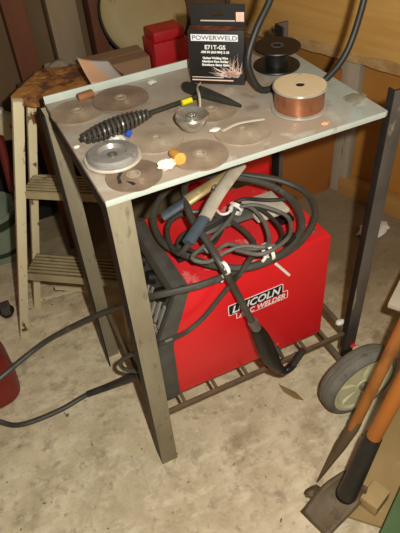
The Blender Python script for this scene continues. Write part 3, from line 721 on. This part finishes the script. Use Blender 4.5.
# empty black spool
c = at(277, 70, z=TOP)
c = at(276.5, 66, z=TOP)
t = thing('empty_spool', 'empty black plastic wire spool standing behind the copper one', 'wire spool', c)
for nm, z0 in (('bottom_flange', .0005), ('top_flange', .041)):
    b = MB(); b.lathe([(.008, z0), (.0495, z0), (.0505, z0 + .002), (.0495, z0 + .004), (.008, z0 + .004)], None, 56, closed=True); obj(nm, b, 'black', t, local=True)
b = MB(); b.lathe([(.0075, .0047), (.024, .0047), (.024, .0408), (.0075, .0408)], None, 36, closed=True); obj('core', b, 'black', t, local=True)
b = MB(); b.lathe([(.0085, .0452), (.014, .0452), (.014, .0462), (.0085, .0462)], None, 24, closed=True); obj('hub_ring', b, 'bezel', t, local=True)

# carton of wire
q0, q1 = at(191, 83.5, z=TOP), at(244.5, 85.5, z=TOP)
mt = frame(q0, q1 - q0, (0, 0, 1))          # x along the front, y up, z towards us
BW = (q1 - q0).length; BH = .110; BD = .030
t = thing('wire_carton', 'black carton of flux core welding wire with white brand stripe and raised hanging tab', 'box', mtx=mt @ Matrix.Translation((BW / 2, .0004, -BD / 2)))
def bp(x, y, z): return mt @ V((x, y + .0004, z))
b = MB(); b.box((0, .0004, -BD), (BW, BH, 0), .001, mt); cbx = obj('carton_body', b, 'boxblack', t)
b = MB()   # header card with the hang hole: four bars round the slot
hx0, hx1, hh = .002, BW - .002, .041
b.box((hx0, BH, -BD), (hx1, BH + .018, -BD + .0015), 0, mt); b.box((hx0, BH + .018, -BD), (BW / 2 - .011, BH + .025, -BD + .0015), 0, mt)
b.box((BW / 2 + .011, BH + .018, -BD), (hx1, BH + .025, -BD + .0015), 0, mt); b.box((hx0, BH + .025, -BD), (hx1, BH + hh, -BD + .0015), 0, mt)
hc = obj('hang_tab', b, 'boxblack', t)
b = MB(); b.box((.022, BH + .008, -BD + .0015), (BW - .022, BH + .0105, -BD + .002), 0, mt); obj('printed_band', b, 'clear', hc)
b = MB(); b.box((BW - .020, BH + .008, -BD + .0015), (BW - .004, BH + .026, -BD + .0019), 0, mt); obj('spark_print', b, 'spark', hc)
b = MB(); b.box((.002, BH - .0002, -BD + .004), (BW - .002, BH + .0006, -.004), 0, mt); obj('top_print', b, 'spark_o', cbx)
b = MB(); b.box((.007, BH - .020, 0), (BW - .012, BH - .007, .0006), 0, mt); bd = obj('brand_band', b, 'printwhite', cbx)
obj('lettering', text_mb('POWERWELD', .012, mt @ Matrix.Translation((.009, BH - .0175, .0009)), 0, .0002, BW - .023), mat('slate_print', '#6a6f86', rough=.5), bd)
def line(body, y, size, fit): 
    obj('lettering', text_mb(body, size, mt @ Matrix.Translation(((BW - fit) / 2 - .002, y, .0004)), 0, .0003, fit), 'printwhite', cbx)
line('E71T-GS', BH - .036, .0115, .042)
line('.030 IN (0.8 MM) 2 LB', BH - .044, .006, .058)
line('Gasless Welding Wire', BH - .056, .006, .052); line('Alambre Para Soldar', BH - .063, .006, .056); line('Soudure Sans Gaz', BH - .070, .006, .056)
b = MB(); rnd = random.Random(3)
for k in range(70):      # printed shower of sparks
    x0 = BW * .78 + rnd.uniform(-.012, .016); y0 = .020 + rnd.uniform(-.004, .004)
    a = rnd.uniform(.25, 2.9) if k % 3 else rnd.uniform(2.4, 3.1); l = rnd.uniform(.012, .055)
    x1 = min(BW - .003, max(.003, x0 + l * math.cos(a))); y1 = min(BH * .62, max(.004, y0 + l * math.sin(a) * .8))
    d_ = V((x1 - x0, y1 - y0, 0)); 
    if d_.length < .004: continue
    n_ = V((-d_.y, d_.x, 0)).normalized() * .0008
    b._add([mt @ V((x0, y0, .0003)) + mt.to_3x3() @ n_, mt @ V((x0, y0, .0003)) - mt.to_3x3() @ n_, mt @ V((x1, y1, .0003))], [(0, 1, 2)])
b.box((.004, .008, 0), (BW * .8, .0105, .0003), 0, mt); b.box((.004, .0145, 0), (BW * .62, .016, .0003), 0, mt)
obj('spark_print', b, 'spark', cbx, recalc=False)

# ================================================================== STEP LADDER
lad = thing('step_ladder', 'cream painted step ladder with worn grooved treads and crumbling wooden top', 'step ladder', (.05, .66, 0))
def rail(a, bb, w, d): b = MB(); b.beam(a, bb, w, d, (0, 1, 0), .002); return obj('rail', b, 'cream', lad)
rail(at(24, 336, z=0), at(17.5, 100, y=.575), .026, .022)
rail(at(37, 306, z=0), at(31, 103, y=.63), .022, .02)
def tread(pl, pr_, dep, label):
    """grooved tread: pl/pr front corners"""
    b = MB(); a, c = V(pl), V(pr_); ln = (c - a).normalized(); nb = V((-ln.y, ln.x, 0)); back = nb * dep
    b.prism([a, c, c + back, a + back], (0, 0, .006))
    o = obj('tread', b, 'tread', lad); o['label'] = label
    g = MB(); g.prism([a - nb * .003 + V((0, 0, -.012)), c - nb * .003 + V((0, 0, -.012)), c + nb * .003 + V((0, 0, -.012)), a + nb * .003 + V((0, 0, -.012))], (0, 0, .021))
    for k in range(1, 7):
        p = a + nb * (dep * k / 7) + V((0, 0, .006)); q = c + nb * (dep * k / 7) + V((0, 0, .006)); g.prism([p + ln * .004, q, q + nb * .005, p + ln * .004 + nb * .005], (0, 0, .003))
    obj('tread_rib', g, 'rib_cream', o)
    return o
tl_ = at(22, 194, y=.585); t2 = at(98, 198, z=tl_.z); dr_ = (t2 - tl_).normalized(); tr1 = tl_ + dr_ * .245; tread(tl_, tr1, .085, 'upper grooved tread')
tl_ = at(25, 276, y=.60); t2 = at(110, 283, z=tl_.z); dr_ = (t2 - tl_).normalized(); tr2 = tl_ + dr_ * .29; tread(tl_, tr2, .095, 'lower grooved tread')
nb_ = V((-dr_.y, dr_.x, 0))
f1 = tr2 + (tr2 - tr1) * .15; f1.z = 0; f1.y = max(f1.y, .43); t1 = tr1 + (tr1 - tr2) * .95; t1.z = .752
rail(f1, t1, .022, .02); rail(f1 + nb_ * .11, t1 + nb_ * .07, .02, .02)
b = MB(); b.beam(at(55, 288, y=.68), at(92, 291, y=.66), .012, .004, (0, 0, 1)); b.beam(at(40, 300, y=.70), at(88, 287, y=.68), .012, .004, (0, 0, 1)); obj('brace', b, 'cream', lad)
b = MB()
zt = .775
tp = [at(10, 96, z=zt), at(22, 84, z=zt), at(40, 68, z=zt), at(64, 66, z=zt), at(76, 64, z=zt), V((.22, .66, zt)), V((.23, .56, zt)), V((.135, .432, zt)), at(52, 99, z=zt), at(30, 99, z=zt)]
# uneven rotten top: subdivided slab
b.prism([p - V((0, 0, .022)) for p in tp], (0, 0, .022), .003)
lt = obj('wooden_top', b, 'oldwood', lad); lt['label'] = 'crumbling orange brown wooden top board'
b = MB()
for k in range(60):
    f = random.random(), random.random(); p = at(20 + 18 * f[1] + 40 * f[0], 93 - 22 * f[1], z=zt)
    s_ = lump(p - V((0, 0, .002)), random.uniform(.002, .005), k + 20, (random.uniform(1.5, 3), 1, .4)); 
    me_ = bpy.data.meshes.new('tmp'); s_.bm.to_mesh(me_); b.bm.from_mesh(me_); s_.bm.free(); bpy.data.meshes.remove(me_)
obj('wood_flake', b, 'oldwood', lt, kind='stuff')
# curled sheet of paper leaning between ladder top and table edge
t = None
q = [at(92, 85.5, y=.435), at(124, 79, y=.435), at(108, 61, y=.53), at(77, 58, y=.53)]
NX, NY = 12, 10; vs = []; fs = []
for j in range(NY + 1):
    for i in range(NX + 1):
        u_, v_ = i / NX, j / NY
        p = q[0].lerp(q[1], u_).lerp(q[3].lerp(q[2], u_), v_)
        p = p + V((0, .003 * math.sin(PI * v_), -.004 * math.sin(PI * v_) + .003 * (u_ - .5) ** 2 * 4))
        vs.append(p)
for j in range(NY):
    for i in range(NX): k = j * (NX + 1) + i; fs.append((k, k + 1, k + NX + 2, k + NX + 1))
b = MB(); b._add(vs, fs)
po = single('sandpaper_sheet', b, 'paper_grey', 'curled pinkish and grey paper sheet propped between ladder top and table edge', 'paper', loc=q[0], recalc=False)
po.data.materials.append(M['paper_pink'])
for i, f in enumerate(po.data.polygons):
    cx, cy = i % NX / NX, i // NX / NY
    if cx < .36 + .25 * (1 - cy): f.material_index = 1
md = po.modifiers.new('thickness', 'SOLIDIFY'); md.thickness = .0008

# ================================================================== CLUTTER ON THE SHELF
t = thing('cardboard_box', 'old brown cardboard box on the shelf below the round tan cushion', 'box', (.36, 1.0, SH))
b = MB()
cx0, cx1 = at(84, 60, y=.93).x, .425
b.box((cx0, .93, SH + .0005), (cx1, 1.04, SH + .085), .002); obj('box_body', b, 'cardboard', t)
b = MB(); b.box((cx0 + .002, .93, SH + .0855), (cx1 - .002, .982, SH + .0875)); b.box((cx0 + .002, .986, SH + .0855), (cx1 - .002, 1.038, SH + .0875)); obj('flap', b, 'cardboard', t)
# round cushion leaning on the wall
cc = at(141, 22, y=1.10)
R_ = .15
cc.z = SH + .012 + R_ * .93
cc.x = .492
cc.y = 1.125
mtc = Matrix.Translation(cc) @ Matrix.Rotation(math.radians(62), 4, 'X') @ Matrix.Rotation(.0, 4, 'Z')
t = thing('round_cushion', 'round tan vinyl cushion with a dark ring for its shadow outline leaning above the cardboard box', 'cushion', mtx=mtc)
b = MB(); b.lathe([(.0, -.022), (R_ * .9, -.022), (R_ * .985, -.012), (R_ * .985, .008), (R_ * .93, .016), (R_ * .6, .024), (.0, .027)], None, 56); obj('pad', b, 'tan', t, local=True)
ring = [V((R_ * .99 * math.cos(2 * PI * k / 64), R_ * .99 * math.sin(2 * PI * k / 64), -.002)) for k in range(65)]
b = MB(); b.tube(ring, .006, 8, caps=False); obj('shadow_ring', b, 'near_black', t, local=True)  # dark ring paints the shadow outline round the cushion
# red metal tool box
t = thing('red_toolbox', 'small red metal box with stepped lid on the shelf left of the black carton', 'toolbox', (.5, .92, SH))
x0 = at(154, 50, y=.90).x; x1 = x0 + .05
b = MB(); b.box((x0 + .004, .90, SH + .0005), (x1 + .06, .99, SH + .035), .003); obj('box_body', b, 'red_dark', t)
b = MB(); b.box((x0, .896, SH + .0355), (x1 + .064, .99, SH + .13), .003); obj('box_drawer', b, 'red_dark', t)
b = MB(); b.box((x0 + .006, .905, SH + .1305), (x1 + .058, .985, SH + .16), .004); obj('lid', b, 'red_dark', t)
# grey junk at the left end of the shelf
p = V((.165, 1.05, SH)); single('rag_heap', lump(p, .05, 31, (1.2, .8, .9)), 'junk', 'heap of grey rags on the shelf left of the cardboard box', 'rags', loc=p)
b = MB(); b.tube([at(55, 47, y=1.03), at(82, 33, y=1.03)], .008, 10)
bb_ = MB(); bb_.tube(smooth_path([(.06, .93, SH + .012), (.11, .92, SH + .016), (.17, .89, SH + .012)], .02), .011, 10)
b.bm.free(); single('metal_rod', bb_, 'stud_grey', 'short weathered rod lying in front of the grey rags on the shelf', 'rod', loc=(.16, .93, SH))
# jar behind the black spool
jx = at(277, 35, y=.93).x
t = thing('glass_jar', 'dusty grey jar on the shelf behind the empty black spool', 'jar', (jx, .93, SH))
b = MB(); b.lathe([(.0, .0), (.036, .0), (.038, .004), (.038, .05), (.03, .062), (.0, .062)], Matrix.Translation((0, 0, .0005)), 32); obj('jar_body', b, 'greyjar', t, local=True)
b = MB(); b.lathe([(.0, .0627), (.018, .0627), (.018, .075), (.0, .075)], None, 24); obj('jar_lid', b, 'stud_grey', t, local=True)
# red tool chest on the floor behind the cart
t = thing('red_tool_chest', 'large red metal box standing on the floor behind the welder under the cart top', 'toolbox', (.45, .6, 0))
b = MB(); b.box((.405, .53, .0005), (.652, .70, .36), .006); obj('chest_body', b, 'red', t)
b = MB(); b.box((.403, .528, .3605), (.654, .702, .40), .008); obj('lid', b, 'red', t)
b = MB(); b.box((.49, .5235, .33), (.55, .5285, .385), .002); obj('latch', b, 'dull_steel', t)

# ================================================================== LEFT SIDE
# pail
pp = at(2, 262, z=0); t = thing('paint_pail', 'pale green metal pail with dark printed bands on the floor at the left edge', 'pail', (-.20, 1.085, 0))
b = MB(); b.lathe([(.0, .0005), (.088, .0005), (.09, .004), (.098, .19), (.101, .192), (.101, .198), (.096, .198), (.094, .19), (.086, .008), (.0, .006)], None, 48); pb = obj('pail_body', b, 'pail', t, local=True)
b = MB()
for z0, z1 in ((.145, .178), (.03, .05)):
    r0, r1 = .09 + (z0 - .004) * .008 / .186 * 1 + .0008, .09 + (z1 - .004) * .043 + .0008
    r0 = .09 + (z0 - .004) * .043 + .0008
    b.lathe([(r0 - .0004, z0), (r0, z0), (r1, z1), (r1 - .0004, z1)], None, 48, closed=True)
obj('printed_band', b, 'pail_dark', pb, local=True)
hl = [V((.1 * math.cos(a), -.02 - .07 * math.sin(a), .185 - .02 * math.sin(a))) for a in [PI * k / 20 for k in range(21)]]
b = MB(); b.tube(hl, .002, 6); obj('bail_handle', b, 'dull_steel', t, local=True)
# white lamp-like plastic jug behind
p = at(9, 136, y=1.22)
b = MB(); b.box((-.30, 1.195, .0005), (.03, 1.262, p.z), .006)
single('dark_crate', b, 'near_black', 'dark crate in the shadow behind the green pail at the left edge', 'crate', loc=(-.15, 1.23, 0))
t = thing('white_jug', 'rounded cream white plastic jug on the dark crate at the left edge', 'jug', (p.x, 1.222, p.z + .0005))
b = MB(); b.lathe([(.0, .0), (.035, .0), (.04, .006), (.042, .05), (.036, .075), (.018, .09), (.0, .092)], None, 32); obj('jug_body', b, 'cream', t, local=True)
b = MB(); b.lathe([(.0, .0922), (.012, .0922), (.012, .105), (.0, .105)], None, 20); obj('jug_cap', b, 'white', t, local=True)
# red handled tool leaning in front of it
t = thing('bolt_cutter', 'red handled tool leaning behind the ladder above the green pail', 'tool', at(14, 245, y=.88))
pa, pb_ = at(2, 148, y=.86), at(13, 190, y=.85)
b = MB(); b.tube([pb_ + (pa - pb_) * 1.25, pa, pb_], .013, 12); obj('grip', b, 'grip_red', t)
b = MB(); b.tube([pb_, pb_ + (pb_ - pa) * .3, V((-.10, .84, .012))], [.009, .009, .012], 10); obj('shaft', b, 'black', t)
# dark red brown board standing behind ladder
b = MB(); x0 = at(42, 150, y=.96).x; b.box((x0 - .0, .955, .0), (x0 + .075, .975, .533), .002)
single('red_board', b, 'stud_red', 'red brown board standing upright under the shelf behind the ladder', 'board', loc=(x0 + .035, .965, 0))
# fuel can
p0 = at(0, 408, z=0)
FZ = .055
t = thing('fuel_can', 'dark red fuel can with sloping shoulder cut by the left edge', 'fuel can', (-.378, .45, 0))
b = MB()
sec = [(.0005, .098), (.006, .102), (.12, .102), (.15, .098), (.29, .045), (.3025, .035)]
vs = []; fs = []; n = 32
for z_, r in sec:
    for k in range(n):
        a = 2 * PI * k / n; cx, sy = math.cos(a), math.sin(a)
        ex = lambda c_: math.copysign(abs(c_) ** .6, c_)
        vs.append((-.378 + .0 + r * .98 * ex(cx),   .45 + r * .8 * ex(sy), z_))
for i in range(len(sec) - 1):
    for k in range(n): fs.append((i * n + k, i * n + (k + 1) % n, (i + 1) * n + (k + 1) % n, (i + 1) * n + k))
fs += [tuple(range(n)), tuple((len(sec) - 1) * n + k for k in range(n))]
b._add(vs, fs); obj('can_body', b, 'can_red', t)
b = MB(); b.lathe([(.0, .303), (.022, .303), (.022, .33), (.0, .33)], Matrix.Translation((-.42, .44, 0)), 20); obj('cap', b, 'black', t)
b = MB(); b.tube(smooth_path([(-.335, .45, .29), (-.335, .45, .315), (-.38, .45, .355), (-.45, .45, .34), (-.47, .45, .15)], .01), .008, 10); obj('carry_handle', b, 'can_red', t)
# second red thing further back, with a black caster
rx = at(4, 292, y=.80)
t = thing('red_tank', 'bright red rounded tank at the left edge behind the fuel can', 'tank', (rx.x - .112, .80, 0))
b = MB(); b.lathe([(.0, .05), (.07, .055), (.10, .075), (.112, .10), (.112, .22), (.10, .25), (.06, .27), (.0, .275)], None, 36); obj('tank_body', b, 'red', t, local=True)
for a in (0.6, 2.4, 4.2):
    b = MB(); b.tube([(.08 * math.cos(a), .08 * math.sin(a), .0), (.06 * math.cos(a), .06 * math.sin(a), .07)], .009, 10); obj('foot', b, 'black', t, local=True)
p = at(9, 316, z=0)
t = thing('caster_wheel', 'small black caster on the floor beside the ladder foot at the left edge', 'caster', (p.x, p.y, 0))
b = MB(); b.lathe([(.006, -.011), (.02, -.012), (.0235, -.008), (.0235, .008), (.02, .012), (.006, .011)], Matrix.Translation((0, 0, .024)) @ Matrix.Rotation(.5, 4, 'Z') @ Matrix.Rotation(PI / 2, 4, 'X'), 28, closed=True); obj('roller', b, 'black', t, local=True)
b = MB(); b.tube([(-.006, -.01, .024), (.006, .01, .024)], .0058, 12); b.box((-.016, -.02, .0485), (.016, .02, .053), .002); b.box((-.016, -.0185, .022), (.012, -.0155, .0485), .001); b.box((-.012, .0155, .022), (.016, .0185, .0485), .001); obj('fork', b, 'bezel', t, local=True)

# ================================================================== RIGHT FOREGROUND
# plywood offcut
pl = [V((.332, -.325, 0)), V((.668, -.118, 0)), V((1.0, -.30, 0)), V((.62, -.62, 0))]
b = MB(); b.prism([p + V((0, 0, .0005)) for p in pl], (0, 0, .010), .0008)
single('plywood_offcut', b, 'ply', 'tan plywood offcut lying on the floor under the spade handles', 'board', loc=(.6, -.32, 0))
# spade
P_tip = at(309, 519, z=.004)
s0 = at(347, 494, d=1.40); s1 = at(373, 438, d=1.25); s2 = at(404, 380, d=1.10)
dirs = (s2 - s1).normalized(); s3 = s2 + dirs * .55
t = thing('flat_spade', 'spade with orange wooden handle, long black ferrule and muddy steel blade', 'spade', (P_tip.x, P_tip.y, 0))
b = MB(); b.tube([s1 - dirs * .03, s1, s2, s3], .0155, 18); obj('handle', b, 'handle', t)
fs_ = s0
b = MB(); fp = smooth_path([s1 + dirs * .004, s1, s1.lerp(fs_, .35), s1.lerp(fs_, .7), fs_], .01); n_ = len(fp)
b.tube(fp, [.0172 + .0055 * i / n_ for i in range(n_)], 18); obj('ferrule', b, 'ferrule', t)
b = MB(); b.tube([s1.lerp(fs_, .15) + V((.016, .012, .0)), s1.lerp(fs_, .22) + V((.045, .03, -.005))], .006, 10); obj('bolt', b, 'dull_steel', t)
# blade: tapering dished plate
ba = [at(352, 484, d=1.40), at(331, 497, z=.045), at(309, 519, z=.004)]
rt = [at(367, 488, z=.07), at(361, 503, z=.03), at(327, 538, z=.003)]
lf = [at(345, 470, z=.07), at(322, 486, z=.04), at(300, 512, z=.003)]
rows = []
lfp, rtp = smooth_path(lf, .02), smooth_path(rt, .02); K = 10
def samp(P, f): x = f * (len(P) - 1); i = min(len(P) - 2, int(x)); return P[i].lerp(P[i + 1], x - i)
vs = []; fs = []
for j in range(K + 1):
    a_, c_ = samp(lfp, j / K), samp(rtp, j / K)
    for i in range(9):
        f = i / 8; p = a_.lerp(c_, f); p = p + V((0, 0, -.010 * math.sin(PI * f) * (1 - .7 * j / K) + (.003 if j == K else 0)))
        p.z = max(p.z, .002); vs.append(p)
for j in range(K):
    for i in range(8): k = j * 9 + i; fs.append((k, k + 1, k + 10, k + 9))
b = MB(); b._add(vs, fs); bl = obj('blade', b, 'spade', t, recalc=False); md = bl.modifiers.new('thickness', 'SOLIDIFY'); md.thickness = .004; md.offset = 1
bl['label'] = 'muddy dished steel blade'
# second tool, pointed
T0 = at(317, 482, z=.002); k1 = at(355, 424, d=1.40); k2 = at(400, 332, d=1.27)
dk = (k2 - k1).normalized(); k3 = k2 + dk * .55
t = thing('pointed_bar', 'worn wooden handled tool ending in a narrow pointed steel tip', 'digging tool', (T0.x, T0.y, 0))
b = MB(); b.tube([k1 - dk * .02, k1, k2, k3], [.011, .0125, .014, .014], 18); obj('handle', b, 'handle_old', t)
tp_ = [k1 + dk * .012, k1 - dk * .01, k1.lerp(T0, .35), k1.lerp(T0, .55), k1.lerp(T0, .8), T0]
b = MB(); b.tube(tp_, [.0145, .0145, .0135, .010, .006, .002], 14, flat=.75); obj('steel_point', b, 'spade', t)
# wood block and green bin
p = at(373, 502, z=.0108)
b = MB(); b.box((-.028, -.022, .0108), (.03, .022, .05), .002, Matrix.Translation((p.x, p.y, 0)) @ Matrix.Rotation(.35, 4, 'Z'))
single('wood_block', b, 'block', 'pale wooden block lying on the plywood beside the spade blade', 'block', loc=(p.x, p.y, .0108))
t = thing('green_bin', 'green plastic bin cut off by the bottom right corner', 'bin', (.47, -.50, 0))
p = at(383, 530, z=.10); q = at(400, 492, z=.10); e = (q - p).normalized(); s_ = V((e.y, -e.x, 0)) if V((e.y, -e.x, 0)).x > 0 else V((-e.y, e.x, 0))
p = p - e * .05
quad = [p, p + e * .22, p + e * .22 + s_ * .2, p + s_ * .2]
b = MB(); b.prism([V((a.x, a.y, .0112)) for a in quad], (0, 0, .085), .006); obj('bin_body', b, 'green', t)
b = MB(); b.prism([V((a.x, a.y, .0965)) + (a - quad[0].lerp(quad[2], .5)) * .03 for a in quad], (0, 0, .008), .003); obj('lid', b, 'green', t)
# grey topped stand at the right edge
ZT = .36
p = at(388, 303, z=ZT); q = at(400, 279, z=ZT); r_ = at(400, 317, z=ZT)
e1 = (q - p).normalized(); e2 = (r_ - p); e2 = (e2 - e1 * e2.dot(e1)).normalized()
t = thing('side_stand', 'grey topped stand whose pale corner pokes in at the right edge', 'stand', (p + e1 * .2 + e2 * .2) * 1 - V((0, 0, ZT)))
qd = [p, p + e1 * .4, p + e1 * .4 + e2 * .4, p + e2 * .4]
b = MB(); b.prism([a - V((0, 0, .016)) for a in qd], (0, 0, .016), .003); obj('top', b, 'greyboard', t)
for a, c in ((.12, .12), (.37, .12), (.12, .37), (.37, .37)):
    g_ = p + e1 * a + e2 * c; b = MB(); b.box((g_.x - .014, g_.y - .014, .0), (g_.x + .014, g_.y + .014, ZT - .0165), .002); obj('leg', b, 'greyboard', t)

# ================================================================== FLOOR LITTER
p = at(373, 232, z=0); single('paper_scrap', lump(p, .042, 41, (1.5, .9, .3)), 'white', 'crumpled pale paper scrap on the floor behind the right table leg', 'paper', loc=p)
p = at(340, 324, z=ZS + .001); single('white_crumb', lump(p, .011, 42, (1.2, .8, .6)), 'white', 'white crumb resting on the right end of the cart shelf', 'crumb', loc=p)
la, lb_ = at(279, 384, z=.004), at(304, 400, z=.004)
b = MB(); n_ = (lb_ - la).cross(V((0, 0, 1))).normalized()
b.prism([la, la.lerp(lb_, .3) + n_ * .012, la.lerp(lb_, .7) + n_ * .011, lb_, la.lerp(lb_, .6) - n_ * .008, la.lerp(lb_, .3) - n_ * .004], (0, 0, .003), .0008)
b.bm.transform(Matrix.Translation((0, 0, -.0035)))
single('dry_leaf', b, 'leaf', 'dry brown leaf on the concrete below the gun nozzle', 'leaf', loc=la)
p = at(313, 493, z=0); single('mud_clod', lump(p, .015, 47, (1.4, .9, .5)), 'spade', 'brown mud clod on the floor at the left edge of the spade blade', 'clod', loc=p)
p = at(67.5, 416, z=0); single('pebble', lump(p, .005, 44), 'crumb', 'small dark pebble on the concrete just below the looping cable', 'pebble', loc=p)
b = MB(); rnd = random.Random(11)
for k in range(260):
    x_, y_ = rnd.uniform(-.5, 1.0), rnd.uniform(-.42, .85)
    r = rnd.uniform(.0008, .0028); s = bmesh.new(); bmesh.ops.create_icosphere(s, subdivisions=1, radius=r)
    mm = Matrix.Translation((x_, y_, r * .45)) @ Matrix.Rotation(rnd.uniform(0, 6), 4, 'Z') @ Matrix.Diagonal((rnd.uniform(.8, 2.6), 1, .5, 1))
    s.verts.index_update(); b._add([v.co.copy() for v in s.verts], [[v.index for v in f.verts] for f in s.faces], mm); s.free()
o = single('floor_crumbs', b, 'crumb', 'scattered dark crumbs and grit over the concrete floor', 'grit'); o['kind'] = 'stuff'

# ================================================================== LIGHT: the camera's flash, beside the lens, and an added warm ambient fill
def light(name, kind, loc, energy, col, size):
    l = bpy.data.lights.new(name, kind); l.energy = energy; l.color = col; l.shadow_soft_size = size
    o = bpy.data.objects.new(name, l); C.objects.link(o); o.location = loc; return o
light('camera_flash', 'POINT', CAM + ROT @ V((.07, .05, .0)), 71, (1, .957, .86), .012)
w = bpy.data.worlds.new('world'); SC.world = w; w.use_nodes = True
bg = w.node_tree.nodes['Background']; bg.inputs[0].default_value = (1, .9, .74, 1); bg.inputs[1].default_value = .15
SC.view_settings.view_transform = 'Standard'; SC.view_settings.look = 'None'; SC.view_settings.gamma = 1; SC.view_settings.exposure = 0
SC.view_settings.use_curve_mapping = False
